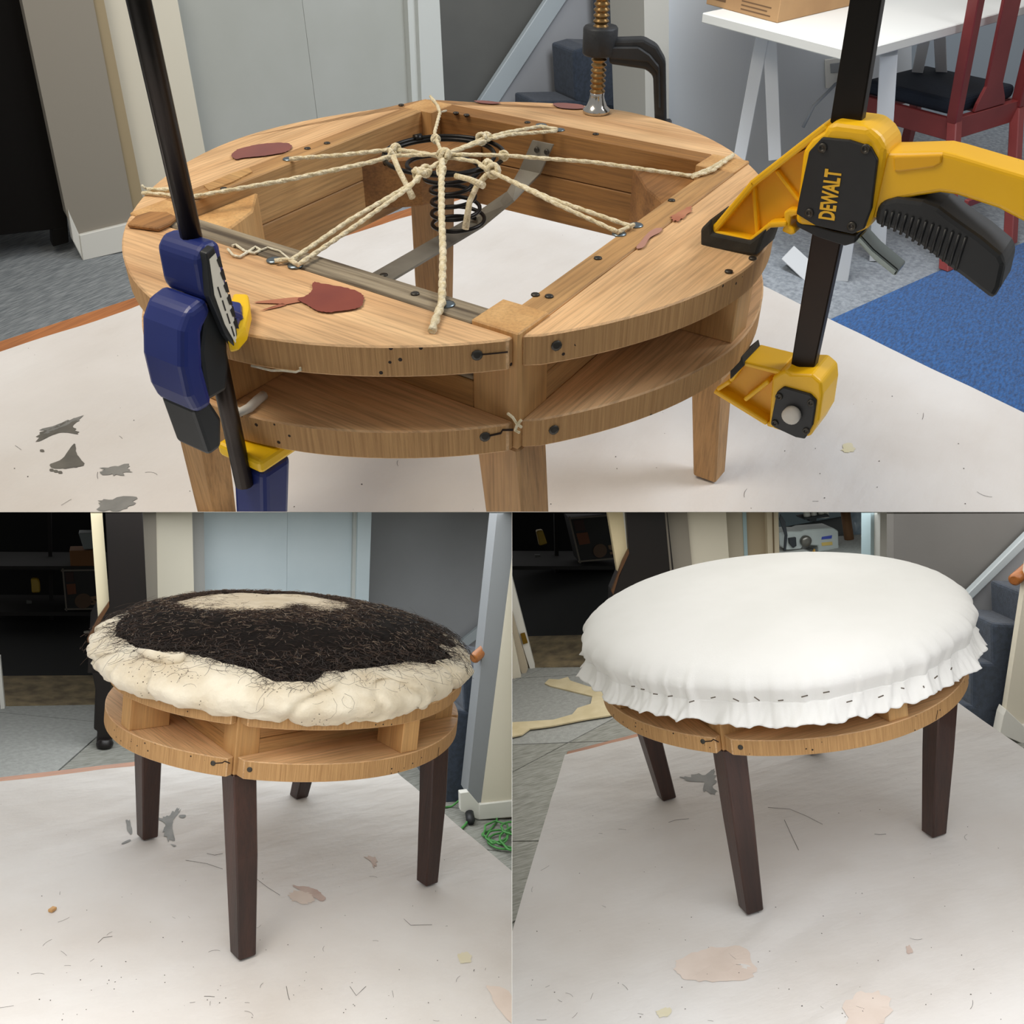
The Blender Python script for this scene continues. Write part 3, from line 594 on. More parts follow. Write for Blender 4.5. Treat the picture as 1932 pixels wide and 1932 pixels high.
# twine: rope strands
def twine_mat(n,c,c2): return mat(n,c,.9,col2=c2,scale=240,bump=.6,bscale=500)
M_tw=twine_mat('jute_twine','#eee3c6','#d6c69e'); M_thr=twine_mat('thin_thread','#e9e2cd','#d8cfb4')
def rope(px,r=.0019,m=None,name='twine',strands=True):
    P=[np.array(hz(1,u,v,z4+dz)) for u,v,dz in px]
    out=[]
    for a,b in zip(P[:-1],P[1:]):
        L=max(2,int(np.linalg.norm(b-a)/.004))
        out+=[a*(1-t)+b*t for t in np.arange(L)/L]
    out.append(P[-1])
    mb=MB()
    if not strands: mb.tube(out,r,6)
    else:
        for ph in (0,math.pi):
            q=[]
            for k,p in enumerate(out):
                t=out[min(k+1,len(out)-1)]-out[max(k-1,0)]; t/=np.linalg.norm(t)+1e-9
                u=np.cross(t,[0,0,1.]); u/=np.linalg.norm(u)+1e-9; w=np.cross(t,u); a=k*1.05+ph
                q.append(p+(u*math.cos(a)+w*math.sin(a))*r*.26)
            mb.tube(q,r*.78,6)
    return obj(name,mb,m or M_tw,parent=T1)
H=.012
rope([(835,292,H+.003),(823,262,.012),(820,250,.010),(830,213,.006),(826,200,.010),(812,182,.016)])
rope([(835,293,H),(912,262,.014),(955,250,.010),(1022,238,.004)]); rope([(845,290,H),(915,265,.013),(960,254,.010),(1050,247,.004)])
rope([(1018,238,.004),(1052,244,.0035)])
rope([(740,294,H),(838,291,H+.004),(950,293,H+.002),(1120,306,.008),(1305,332,.003)])
rope([(1305,332,.003),(1340,318,.003),(1384,292,.003)]); rope([(1306,334,.003),(1345,322,.003),(1382,295,.003)])
rope([(838,296,H),(900,305,.013),(922,322,.012),(1040,375,.009),(1193,428,.004)]); rope([(905,312,.013),(930,325,.012),(1050,385,.009),(1166,438,.004)])
rope([(1164,439,.0035),(1196,424,.0035)])
rope([(835,293,H+.002),(833,330,.014),(833,400,.012),(836,480,.009),(834,572,.004),(825,595,.003),(815,625,.002)],.003)
rope([(840,300,H),(800,325,.013),(780,345,.012),(660,415,.009),(548,492,.004)]); rope([(830,305,H),(790,330,.013),(775,352,.012),(672,425,.009),(562,500,.004)])
rope([(518,492,.0035),(545,490,.0035),(563,500,.0035)])
rope([(740,294,H),(700,306,.010),(540,340,.007),(360,372,.003),(320,358,.003),(278,358,.003)],.0022); rope([(362,373,.003),(300,366,.0025),(268,364,.002)],.0018)
rope([(838,296,H),(770,285,.013),(740,282,.012),(640,293,.008),(565,298,.004),(546,300,.0035)],.0022)
# hanging ends
def hang(px,r=.0026):
    P=[hdepth(1,u,v,d) for u,v,d in px]; obj('twine_end',MB().tube(P,[r]*(len(P)-1)+[r*1.25],8),M_tw,parent=T1)
hang([(742,295,.845),(752,320,.84),(765,345,.835),(778,372,.83)]); hang([(860,332,.84),(885,338,.83),(912,350,.82)])
hang([(918,330,.85),(900,350,.85),(886,380,.85),(878,432,.85)])
# knots
def knot(u,v,dz,r=.006):
    c=np.array(hz(1,u,v,z4+dz)); mb=MB()
    for k in range(3):
        ax=np.array([random.uniform(-1,1),random.uniform(-1,1),random.uniform(-.4,.4)]); ax/=np.linalg.norm(ax)
        a=np.cross(ax,[0,0,1.]); a/=np.linalg.norm(a); b=np.cross(ax,a)
        mb.tube([c+r*(math.cos(t)*a+math.sin(t)*b)+ax*.002*(k-1) for t in np.linspace(0,2*math.pi,13)],r*.45,6)
    obj('twine_knot',mb,M_tw,parent=T1)
for u,v,dz,r in((735,292,H,.006),(748,283,H,.006),(790,330,H,.007),(802,322,H,.006),(833,322,.013,.005),(822,262,.012,.0045),(908,262,.014,.006),(918,258,.013,.005),(950,294,H,.005),(922,312,.012,.006),(930,322,.012,.007),(838,294,H+.004,.007)): knot(u,v,dz,r*.72)
for px in ([(830,212,.004),(842,209,.003)],[(278,356,.003),(272,354,.005),(268,350,.006)]): rope(px,.0012,M_thr,'thread',False)
rope([(430,470,.0015),(440,482,.0015),(452,485,.0015),(470,474,.0015),(482,466,.0015),(492,472,.0015),(480,478,.0015),(462,474,.0015),(445,462,.0015),(438,464,.0015)],.0011,M_thr,'thread',False)
rope([(490,473,.0015),(505,467,.002),(528,474,.002),(545,488,.002)],.0008,M_thr,'thread',False)
# tacks and small nails on the top
for u,v in((1055,245),(1021,236),(1200,425),(1168,441),(843,574),(517,491),(557,501),(545,300),(357,374)): nail_at(T1,hz(1,u,v,z4+.001),(0,0,1),.006,M_tack,'tack')
for u,v in((963,576),(1036,559),(783,554),(1267,378),(1128,487),(1010,556),(617,270),(580,280),(860,213),(880,217),(995,231),(1124,253),(422,356),(757,198),(1420,487),(1375,512)): nail_at(T1,hz(1,u,v,z4+.001),(0,0,1),.0032,M_nail)
# inner-face bolt holes
M_hole=mat('bolt_hole','#0d0a08',.9)
obj('twine_scrap',MB().tube([hit_rim(1,u,v,1.008) for u,v in((958,780),(968,788),(975,800),(984,806))],.0011,6).tube([hit_rim(1,u,v,1.012) for u,v in((984,792),(976,800),(972,812),(980,816))],.0011,6),M_tw,parent=T1)
obj('thread',MB().tube([hit_rim(1,u,v,1.006) for u,v in((474,690),(492,694),(512,699),(535,699),(558,702),(568,698),(566,693))],.0008,6),M_thr,parent=T1)
obj('glue_bead',MB().tube([hz(1,u,v,z2+.003) for u,v in((432,770),(452,778),(470,770),(486,755),(498,745))],.0035,8),M_base,parent=T1)
# glue puddles
M_glue=mat('red_brown_glue','#7a2d1a',.15,col2='#8a3a20',scale=20,coat=.4); M_smear=mat('thin_red_glue','#a5644a',.5,col2='#b9805f',scale=30)
def glue(px,m,rag=.03,lift=.0012): return stain(1,px,m,'glue_stain',rag,z4+.0003,T1,lift)
glue([(437,296),(445,286),(470,278),(510,272),(545,273),(549,283),(535,290),(500,296),(460,300),(445,303)],M_glue)
glue([(592,535),(610,538),(650,545),(682,556),(686,570),(680,582),(655,588),(620,592),(596,588),(580,578),(562,566),(575,562),(588,552)],M_glue)
glue([(480,572),(520,566),(565,562),(585,568),(560,572),(520,580),(490,588),(540,576)],M_smear,.0,.0006)
glue([(1043,198),(1062,196),(1098,200),(1100,207),(1060,206)],M_glue); glue([(895,192),(918,192),(945,196),(930,198),(905,196)],M_glue)
glue([(1265,413),(1280,402),(1300,393),(1306,398),(1290,412),(1275,420)],M_smear,.2)
glue([(1200,470),(1225,440),(1248,432),(1246,440),(1225,452),(1215,468)],mat('purple_glue_film','#b08272',.4),.08)
P=[hz(1,u,v,z4+.0006) for u,v in((241,430),(258,414),(285,406),(318,407),(336,416),(322,428),(300,438),(270,434))]; obj('torn_timber',MB().prism(P,(0,0,.0035)),WD,parent=T1,bevel=.001)
P=[hz(1,u,v,z4+.0006) for u,v in((385,352),(430,332),(470,318),(476,326),(440,345),(395,362))]; obj('torn_timber',MB().prism(P,(0,0,.0012)),WRy,parent=T1)
M_streak=wood('bright_planed_patch','#e3b984','#cf9f66','x',.55,6,.1)
# ---------------------------------------------------------------- black and yellow bar clamp (right)
M_yel=mat('clamp_yellow','#f6c012',.4,col2='#eab20c',scale=8,bump=.05,bscale=70,speck=(160,.05,'#7a5a10',7,.6))
M_yel2=mat('clamp_yellow_web','#eeb20c',.42,col2='#e2a60a',scale=8)
M_blk=mat('clamp_black','#17181a',.5,bump=.05,bscale=120,col2='#1f2123',scale=20); M_bar=mat('blackened_bar','#191714',.38,.6,col2='#2b2019',scale=7,speck=(20,.05,'#5a3a1c',5,.62))
M_rub=mat('rubber_pad','#24231f',.8,col2='#34322c',scale=30,bump=.2,bscale=150)
xc=.0; TK=.040
cl=thing('bar_clamp',1,hz(1,1380,470,z4),'large yellow and black bar clamp gripping the stool rim at right','clamp')
def cp(px,x0,x1,m,name,parent=None,bevel=.002,seg=2,ref=None):
    """profile drawn on plane x=ref, spanning x0..x1"""
    P=hps(1,px,('x',xc if ref is None else ref)); P=[np.array([x0,p[1],p[2]]) for p in P]
    return obj(name,MB().prism(P,(x1-x0,0,0)),m,parent=parent or cl,bevel=bevel,seg=seg)
# bar
cp([(1617,-90),(1678,-90),(1590,440),(1532,712),(1488,712)],xc+.013,xc+.023,M_bar,'bar',ref=xc+.013,bevel=.001)
# housing shell and jaw frame
cp([(1498,425),(1513,285),(1530,262),(1552,248),(1560,236),(1578,232),(1640,240),(1660,258),(1674,280),(1672,300),(1650,400),(1640,432),(1615,442),(1590,440),(1545,430)],xc,xc+TK,M_yel,'housing',bevel=.005,seg=3)
# jaw rim: a bent frame around a thinner web
web=[(1342,448),(1346,420),(1420,340),(1512,288),(1498,424),(1480,422),(1470,418),(1450,425),(1425,444),(1415,456)]
cp(web,xc+.012,xc+TK-.012,M_yel2,'jaw_web',bevel=0)
def strip(name,a,b,wid,x0=xc+.002,x1=xc+TK-.002,m=None):
    a=np.array(a,float); b=np.array(b,float); d=b-a; n=np.array([-d[1],d[0]])/np.linalg.norm(d)*wid/2
    return cp([a+n,b+n,b-n,a-n],x0,x1,m or M_yel,name,bevel=.0015)
strip('jaw_rim',(1341,440),(1420,345),13); strip('jaw_rim',(1413,352),(1556,240),14); strip('jaw_rim',(1340,440),(1412,458),10)
strip('jaw_rim',(1412,458),(1452,425),10); strip('jaw_rim',(1448,427),(1482,425),11); strip('jaw_rim',(1343,446),(1346,425),8)
strip('jaw_rib',(1412,355),(1420,450),8,xc+.008); strip('jaw_rib',(1455,328),(1500,388),8,xc+.008)
cp([(1474,404),(1484,398),(1502,400),(1500,410),(1488,412),(1486,430),(1494,436),(1497,444),(1488,448),(1470,440),(1476,428)],xc+.004,xc+TK-.004,M_yel,'hook',bevel=.0015)
cp([(1322,432),(1342,412),(1344,440),(1415,455),(1445,432),(1438,452),(1428,482),(1322,468)],xc-.001,xc+TK-.004,M_rub,'pad',bevel=.002)
# side plate with screws and lettering
sp_=cp([(1528,285),(1553,258),(1605,263),(1645,276),(1658,300),(1646,392),(1632,430),(1610,440),(1540,424),(1504,402),(1510,370)],xc-.0025,xc+.002,M_blk,'side_plate',bevel=.001)
def screw(u,v,x,r=.0032,par=None):
    p=hp(1,u,v,('x',x)); o=obj('screw',MB().lathe([x,p[1],p[2]],(-1,0,0),[(r,-.001),(r,.001),(r*.55,.0012),(r*.5,.0004),(r*.1,.0004)],14),M_nail,parent=par or sp_)
for u,v in((1552,279),(1633,281),(1527,402),(1607,427)): screw(u,v,xc-.0025)
def lettering(parent,text,a_px,b_px,x,m,h_px=None,name='lettering',i=1,size=None):
    a=hp(i,*a_px,('x',x)); b=hp(i,*b_px,('x',x)); L=np.linalg.norm(b-a)
    cu=bpy.data.curves.new('lettering','FONT'); cu.body=text; cu.size=1; cu.extrude=.012; cu.offset=.032; cu.resolution_u=3
    to=bpy.data.objects.new('lettering_tmp',cu); COL.objects.link(to); dg=bpy.context.evaluated_depsgraph_get(); me=bpy.data.meshes.new_from_object(to.evaluated_get(dg)); bpy.data.objects.remove(to)
    xs=[v.co.x for v in me.vertices]; ys=[v.co.y for v in me.vertices]; w=max(xs)-min(xs); hh=max(ys)-min(ys)
    ex=(b-a)/L; ez=np.array([-1.,0,0]); ey=np.cross(ez,ex); hgt=size or .010
    V=[a+ex*(v.co.x-min(xs))/w*L+ey*((v.co.y-min(ys))/hh)*hgt+ez*(v.co.z*.02+.0003) for v in me.vertices]
    mb=MB().add(V,[list(p.vertices) for p in me.polygons]); bpy.data.meshes.remove(me)
    return obj(name,mb,m,parent=parent)
M_yl=mat('yellow_print','#e6b32a',.5)
lettering(sp_,'DEWALT',(1575,416),(1589,322),xc-.0026,M_yl,size=.0118)
# the frame around the name
# handle
cp([(1655,300),(1672,292),(1690,292),(1775,290),(1800,296),(1880,320),(1990,352),(1990,430),(1932,425),(1880,398),(1800,372),(1770,368),(1730,374),(1690,382),(1664,392),(1645,420),(1640,400)],xc+.004,xc+TK-.004,M_yel,'handle',bevel=.006,seg=3)
cp([(1682,297),(1776,294),(1774,310),(1760,318),(1700,326),(1684,326)],xc+.0025,xc+.006,M_yel2,'thumb_rest',bevel=.0012)
# trigger
tg=cp([(1648,425),(1652,395),(1664,380),(1690,374),(1740,380),(1770,392),(1800,415),(1850,450),(1888,482),(1896,500),(1886,545),(1872,568),(1860,560),(1815,525),(1780,500),(1735,465),(1700,442),(1680,434)],xc+.001,xc+TK-.001,M_blk,'trigger',bevel=.004,seg=2)
for k in range(13):
    t=k/12; u0,v0=1672+t*150,388+(t**1.3)*50; u1,v1=1664+t*138,428+(t**1.25)*82
    P=[hp(1,u0,v0+10,('x',xc)),hp(1,u1,v1,('x',xc))]; P=[np.array([xc+.0005,p[1],p[2]]) for p in P]
    obj('grip_rib',MB().tube(P,.0011,5),M_blk,parent=tg)
cp([(1497,423),(1530,428),(1570,440),(1612,448),(1610,462),(1590,468),(1540,452),(1500,432)],xc+.004,xc+TK-.004,M_blk,'spring_plate',bevel=.001)
cp([(1598,460),(1614,452),(1640,480),(1688,520),(1680,532),(1640,500),(1612,470)],xc+.010,xc+TK-.010,mat('release_lever_steel','#7d8683',.25,.9),'release_lever',bevel=.0015)
# lower jaw
LJ=[(1345,738),(1372,722),(1398,684),(1408,690),(1430,695),(1470,702),(1482,698),(1492,705),(1532,706),(1550,722),(1552,745),(1545,795),(1528,825),(1505,824),(1440,805),(1400,780)]
cp([(1345,738),(1374,724),(1400,690),(1460,706),(1455,795),(1440,800),(1400,778)],xc+.012,xc+TK-.012,M_yel2,'lower_jaw_web',bevel=0)
cp([(1456,712),(1470,703),(1482,698),(1492,705),(1532,706),(1550,722),(1552,745),(1545,795),(1528,825),(1505,824),(1460,810),(1450,804)],xc,xc+TK,M_yel,'lower_jaw_body',bevel=.005,seg=3)
for a,b in (((1345,740),(1445,802)),((1398,688),(1375,722)),((1375,722),(1350,738)),((1400,688),(1470,706)),((1402,758),(1448,722)),((1445,802),(1458,806))): strip('jaw_rim',a,b,9)
lp=cp([(1467,738),(1480,728),(1530,742),(1542,754),(1535,800),(1520,826),(1503,823),(1462,804),(1456,795)],xc-.0025,xc+.002,M_blk,'lower_plate',bevel=.001)
for u,v in((1470,748),(1530,760),(1462,798),(1521,813)): screw(u,v,xc-.0025,.003,lp)
p=hp(1,1495,781,('x',xc-.0025)); obj('button',MB().lathe([xc-.0025,p[1],p[2]],(-1,0,0),[(.0075,-.001),(.0075,.0045),(.0065,.0058),(.003,.0062)],20),mat('white_plastic','#cfcbc2',.45),parent=lp)
cp([(1378,690),(1400,672),(1404,690),(1378,716)],xc-.001,xc+TK-.004,M_rub,'lower_pad',bevel=.001)
# ---------------------------------------------------------------- blue bar clamp (left)
M_blue=mat('clamp_blue','#243276',.33,col2='#1e2a66',scale=8,speck=(120,.04,'#8a90b0',6,.68)); M_dg=mat('clamp_charcoal','#24282a',.45,col2='#1a1d1f',scale=14); M_yel3=mat('pad_yellow','#f0c20a',.4)
YC=-.038; Y0,Y1=-.019,-.057
bc=thing('bar_clamp',1,hz(1,455,600,z4),'blue bar clamp with yellow pads gripping the rim at left','clamp')
def bp(left,right,m,name,y0=Y0,y1=Y1,bevel=.004,seg=2,parent=None):
    P=[hp(1,u,v,('y',y0)) for u,v in left]+[hp(1,u,v,('y',y1)) for u,v in right]
    P=[np.array([p[0],y0,p[2]]) for p in P]
    return obj(name,MB().prism(P,(0,y1-y0,0)),m,parent=parent or bc,bevel=bevel,seg=seg)
# round bar
a=hp(1,365,455,('y',YC)); c=hp(1,460,915,('y',YC)); xb=(a[0]+c[0])/2
obj('bar',MB().tube([np.array([xb,YC,c[2]]),np.array([xb,YC,a[2]-.004])],.0065,12),M_bar,parent=bc)
obj('bar',MB().tube([np.array([xb,YC,a[2]-.01]),np.array([xb-.004,YC,a[2]+.34])],.0065,12),M_bar,parent=bc)
# body: blue shell, grip, charcoal trigger side (profiles in the clamp's own upright plane)
def bprof(P,m,name,y0=Y0,y1=Y1,bevel=.004,seg=2,parent=None):
    return obj(name,MB().prism([(x-.006,y0,z-.0078) for x,z in P],(0,y1-y0,0)),m,parent=parent or bc,bevel=bevel,seg=seg)
bprof([(-.312,.432),(-.324,.433),(-.331,.427),(-.332,.404),(-.328,.396),(-.312,.394)],M_blue,'head',bevel=.0045,seg=3)
bprof([(-.330,.402),(-.345,.399),(-.353,.389),(-.359,.367),(-.3595,.346),(-.356,.332),(-.342,.332),(-.343,.360),(-.338,.383),(-.328,.392)],M_blue,'grip',bevel=.0045,seg=3)
bprof([(-.330,.394),(-.341,.368),(-.344,.334),(-.326,.334),(-.3215,.348),(-.317,.372),(-.315,.392)],M_dg,'trigger',y0=YC+.013,y1=YC-.015,bevel=.003)
bprof([(-.356,.335),(-.342,.335),(-.336,.318),(-.341,.298),(-.3525,.297)],M_dg,'grip_end',y0=Y0-.003,y1=Y1+.003,bevel=.003)
lb=bprof([(-.3275,.430),(-.3205,.432),(-.3185,.412),(-.3150,.389),(-.3160,.373),(-.3195,.362),(-.325,.376),(-.331,.404)],M_dg,'side_cover',y0=Y1+.002,y1=Y1-.004,bevel=.001)
def lab(P,m,nm,d): return bprof(P,m,nm,y0=Y1-.0041,y1=Y1-.0041-d,bevel=0,parent=lb)
lab([(-.3262,.426),(-.3208,.428),(-.3192,.409),(-.3165,.389),(-.3180,.370),(-.3195,.368),(-.3245,.383),(-.3278,.404)],mat('label_white','#e6e2d2',.6),'sticker',.0004)
for k in range(6):
    t=k/5; x,z=-.3213+t*.0032,.424-t*.042; lab([(x,z),(x+.0028,z+.0015),(x+.0033,z-.0058),(x+.0010,z-.0048)],M_dg,'print_mark',.0007)
for k in range(4):
    t=k/3; x,z=-.3248+t*.0042,.408-t*.028; lab([(x,z),(x+.0008,z),(x+.0016,z-.0072),(x+.0008,z-.0072)],M_dg,'print_mark',.0007)
# fixed jaw arm and its yellow cap pressed on the rim
P=[hz(1,u,v,z4+.011) for u,v in((428,640),(446,636),(463,616),(471,580),(468,554),(440,553),(430,580))]
obj('pad',MB().prism([np.array([p[0],p[1],z4+.0008]) for p in P],(0,0,.0105)),M_yel3,parent=bc,bevel=.002,seg=2)
P=[hz(1,u,v,z4+.014) for u,v in((425,622),(447,612),(456,586),(455,570),(432,566))]
obj('jaw',MB().prism([np.array([p[0],p[1],z4+.004]) for p in P],(0,0,.0105)),M_blue,parent=bc,bevel=.002,seg=2)
bprof([(-.318,.392),(-.318,.366),(-.300,.366),(-.296,.374),(-.306,.382)],M_blue,'jaw_arm',y0=YC+.010,y1=YC-.010,bevel=.003)
# lower jaw
zl=SP[1]['z'][0]
obj('lower_pad',MB().box((xb+.026,YC+.004,zl-.0065),(.046,.044,.011)),M_yel3,parent=bc,bevel=.003,seg=2)
mb=MB().hexa([(xb-.010,YC-.016,zl-.10),(xb+.014,YC-.016,zl-.10),(xb+.014,YC+.016,zl-.10),(xb-.010,YC+.016,zl-.10)],[(xb+.006,YC-.017,zl-.0125),(xb+.034,YC-.017,zl-.0125),(xb+.034,YC+.017,zl-.0125),(xb+.006,YC+.017,zl-.0125)])
obj('lower_jaw',mb,M_blue,parent=bc,bevel=.005,seg=3)
# ---------------------------------------------------------------- C-clamp at the back
M_iron=mat('cast_iron','#33363a',.55,.3,col2='#272a2d',scale=20,bump=.25,bscale=90); M_screw=mat('plated_screw','#a98a5c',.3,.9,col2='#7d5f38',scale=30); M_chrome=mat('bright_steel','#c9c6bf',.18,1.)
cb=hz(1,1125,213,z4); cc=thing('c_clamp',1,cb,'black cast-iron C-clamp with threaded screw at the back of the rim','clamp')
obj('swivel_foot',MB().lathe(cb,(0,0,1),[(.0135,0),(.0145,.001),(.0145,.004),(.011,.007),(.0085,.013),(.0075,.018),(.0075,.022)],24),M_chrome,parent=cc)
prof=[]; h=.02
top=.165
while h<top: prof+=[(.0062,h),(.0082,h+.0016),(.0082,h+.0026),(.0062,h+.0042)]; h+=.0052
obj('threaded_screw',MB().lathe(cb,(0,0,1),prof,16),M_screw,parent=cc)
hb=.058; obj('nut_block',MB().lathe(cb+[0,0,hb],(0,0,1),[(.0165,0),(.018,.002),(.018,.025),(.0165,.027)],20),M_iron,parent=cc)
# frame: arm towards image right, down outside the rim, back under the lower ring
pn=(cb,ray(1,1180,120)[1]*np.array([1,1,0]))
arm=hps(1,[(1150,72),(1215,70),(1240,84),(1256,112),(1258,240),(1236,250),(1232,140),(1218,128),(1150,118)],pn)
nn=np.array(pn[1]); nn/=np.linalg.norm(nn)
obj('frame',MB().prism([p-nn*.009 for p in arm],nn*.018),M_iron,parent=cc,bevel=.003,seg=2)
web=hps(1,[(1150,84),(1205,84),(1226,98),(1244,120),(1246,200),(1241,200),(1240,132),(1222,112),(1150,106)],pn)
obj('frame_rib',MB().prism([p-nn*.012 for p in web],nn*.024),M_iron,parent=cc,bevel=.002)
o_=hp(1,1245,245,pn); dd=(cb-o_); dd[2]=0; dd/=np.linalg.norm(dd)
lowz=z1-.006
obj('lower_arm',MB().hexa([o_*[1,1,0]+[0,0,lowz-.03]+nn*s_*.009+dd*t_ for s_,t_ in((-1,-.012),(-1,.07),(1,.07),(1,-.012))],[o_*[1,1,0]+[0,0,lowz]+nn*s_*.009+dd*t_ for s_,t_ in((-1,-.012),(-1,.07),(1,.07),(1,-.012))]),M_iron,parent=cc,bevel=.003)
obj('spine',MB().prism([o_*[1,1,0]+[0,0,lowz-.02]+nn*s_*.009+dd*t_ for s_,t_ in((-1,-.012),(-1,.002),(1,.002),(1,-.012))],(0,0,o_[2]-lowz+.03)),M_iron,parent=cc,bevel=.002)
# ---------------------------------------------------------------- furniture of the upper room
Pc=vplane((1.0,2.75),(.896,-.445))
t=thing('cabinet',1,hz(1,60,455,FL),'tall dark brown cabinet at the far left of the upper room','cabinet')
mk=mat('near_black_varnish','#0a0705',.6,spec=.15)
obj('side',MB().prism(hps(1,[(-500,-80),(20,-80),(126,405),(128,430),(-500,500)],Pc),Pc[1]*.5),mk,parent=t,bevel=.003); obj('foot',MB().prism(hps(1,[(98,432),(128,427),(130,458),(100,466)],Pc),Pc[1]*.06),mk,parent=t,bevel=.003)
# desk with trestle legs and a box
M_desk=mat('white_laminate','#e3e2dc',.4); M_tr=mat('white_trestle','#d9dcdf',.5)
dk=thing('desk',1,(2.8,.5,FL),'white desk on white trestle legs beside the red chair','desk')
D0,D1,D2=hz(1,1325,24,.0),hz(1,1612,98,.0),hz(1,1960,4,.0); D3=D0+D2-D1
obj('desktop',MB().prism([D0,D1,D2,D3],(0,0,-.03)),M_desk,parent=dk,bevel=.003)
def leg(px0,px1,w,dep0,dep1):
    a=hdepth(1,*px0,dep0); b=hdepth(1,*px1,dep1); d=b-a; d/=np.linalg.norm(d); s=np.cross(d,ray(1,*px0)[1]); s/=np.linalg.norm(s); n=np.cross(d,s)
    q=lambda p:[p+s*w+n*w,p-s*w+n*w,p-s*w-n*w,p+s*w-n*w]
    obj('trestle_leg',MB().hexa(q(a),q(b)),M_tr,parent=dk,bevel=.002)
leg((1588,525),(1618,330),.022,3.3,3.05); leg((1655,486),(1677,100),.026,3.42,2.95)
leg((1395,300),(1440,60),.022,3.45,3.2); leg((1462,300),(1452,55),.022,3.4,3.2); leg((1730,140),(1748,55),.02,3.6,3.45); leg((1776,135),(1772,50),.02,3.6,3.45); leg((1490,480),(1560,545),.03,3.35,3.28)
bx=[hz(1,u,v,.0) for u,v in((1332,8),(1466,44),(1610,10))]; bx.append(bx[0]+bx[2]-bx[1])
cbx=thing('cardboard_box',1,bx[1],'brown cardboard box standing on the white desk','box')
mcard=mat('cardboard','#b58f63',.8,col2='#a9835a',scale=6,bump=.1,bscale=60)
obj('carton',MB().prism([p+[0,0,.0005] for p in bx],(0,0,.28)),mcard,parent=cbx,bevel=.002)
fx=bx[1]-bx[0]; fn=np.cross(fx,[0,0,1.]); fn/=np.linalg.norm(fn)
for a,b,z0,zz in((.08,.28,.02,.05),(.5,.9,.012,.016),(.5,.85,.024,.028),(.5,.9,.036,.040)):
    P=[bx[0]+fx*a+[0,0,z0],bx[0]+fx*b+[0,0,z0],bx[0]+fx*b+[0,0,zz],bx[0]+fx*a+[0,0,zz]]; obj('print_mark',MB().prism([p+fn*.0004 for p in P],-fn*.0008),mat('carton_print','#6d5136',.8),parent=cbx)
# outlet
oo=thing('wall_outlet',1,hp(1,1577,165,RW),'white wall outlet with black plug below the desk','outlet')
obj('plate',MB().prism(hps(1,[(1555,112),(1598,106),(1600,165),(1557,166)],(RW[0]-RW[1]*.002,RW[1])),-RW[1]*.008),M_base,parent=oo,bevel=.002)
obj('socket',MB().prism(hps(1,[(1566,120),(1590,117),(1590,136),(1567,138)],(RW[0]-RW[1]*.010,RW[1])),-RW[1]*.003),mat('outlet_grey','#8f9294',.5),parent=oo,bevel=.001)
p=hp(1,1587,143,(RW[0]-RW[1]*.01,RW[1])); obj('plug',MB().tube([p,p-RW[1]*.04],.016,10),M_blk,parent=oo); obj('plug_cord',MB().tube([p-RW[1]*.04,hdepth(1,1575,160,3.25),hdepth(1,1535,200,3.3),hdepth(1,1515,240,3.35)],.006,6),mat('cord_grey','#8a8f94',.6),parent=oo)
# red chair
M_red=mat('red_paint','#8e3a38',.45,col2='#7c302f',scale=5); M_navy=mat('navy_cushion','#121c2b',.8,bump=.2,bscale=120)
ch=thing('chair',1,(3.1,.2,FL),'red painted chair with navy cushion at the desk','chair')
Fp=hz(1,1785,508,FL+.0105); J=hz(1,1798,236,-.33); e1=hz(1,1932,196,-.33)-J; e1/=np.linalg.norm(e1); e2=np.array([-e1[1],e1[0],0]); 
def cpost(a,b,w,name='leg'):
    s1,s2=e1*w,e2*w; q=lambda p:[p+s1+s2,p-s1+s2,p-s1-s2,p+s1-s2]; obj(name,MB().hexa(q(np.array(a)),q(np.array(b))),M_red,parent=ch,bevel=.003)
Tp=hz(1,1842,0,.08); cpost(Fp,J+[0,0,.02],.019); cpost(J,J+(Tp-J)*1.3,.019,'back_post')
Fr=Fp+e1*.40; cpost(Fr,J+e1*.40,.019); cpost(J+e1*.40,J+e1*.40+(Tp-J)*1.3,.019,'back_post')
cpost(J+e2*.38+[0,0,FL+.3405],J+e2*.38,.018); cpost(J+e2*.38+e1*.36+[0,0,FL+.3405],J+e2*.38+e1*.36,.018)
def crail(a,b,h,w=.012):
    d=b-a; d/=np.linalg.norm(d); s=np.array([-d[1],d[0],0])*w; obj('seat_rail',MB().hexa([a-s,b-s,b+s,a+s],[p+np.array([0,0,h]) for p in(a-s,b-s,b+s,a+s)]),M_red,parent=ch,bevel=.002)
crail(J-[0,0,.05],J+e1*.40-[0,0,.05],.075); crail(J-[0,0,.05],J+e2*.38-[0,0,.05],.07); crail(J+e2*.38-[0,0,.05],J+e2*.38+e1*.38-[0,0,.05],.07); crail(J+e1*.40-[0,0,.05],J+e2*.38+e1*.37-[0,0,.05],.07)
crail(Fp+[0,0,.22],Fr+[0,0,.22],.025,.008); crail(Fp+[0,0,.17],J+e2*.38+[0,0,FL+.50],.022,.008)
S=[J+e1*.012+e2*.02,J+e1*.39+e2*.02,J+e1*.37+e2*.39,J+e1*.0+e2*.39]; obj('cushion',MB().prism([p+[0,0,.022] for p in S],(0,0,.05)),M_navy,parent=ch,bevel=.018,seg=3)
bd=(Tp-J)/np.linalg.norm(Tp-J); 
P=[J+e1*.11+bd*.03,J+e1*.30+bd*.03,J+e1*.29+bd*.06,J+e1*.255+bd*.12,J+e1*.25+bd*.6,J+e1*.15+bd*.6,J+e1*.155+bd*.12,J+e1*.12+bd*.06]
obj('splat',MB().prism([p+e2*.006 for p in P],-e2*.012),M_red,parent=ch,bevel=.002)
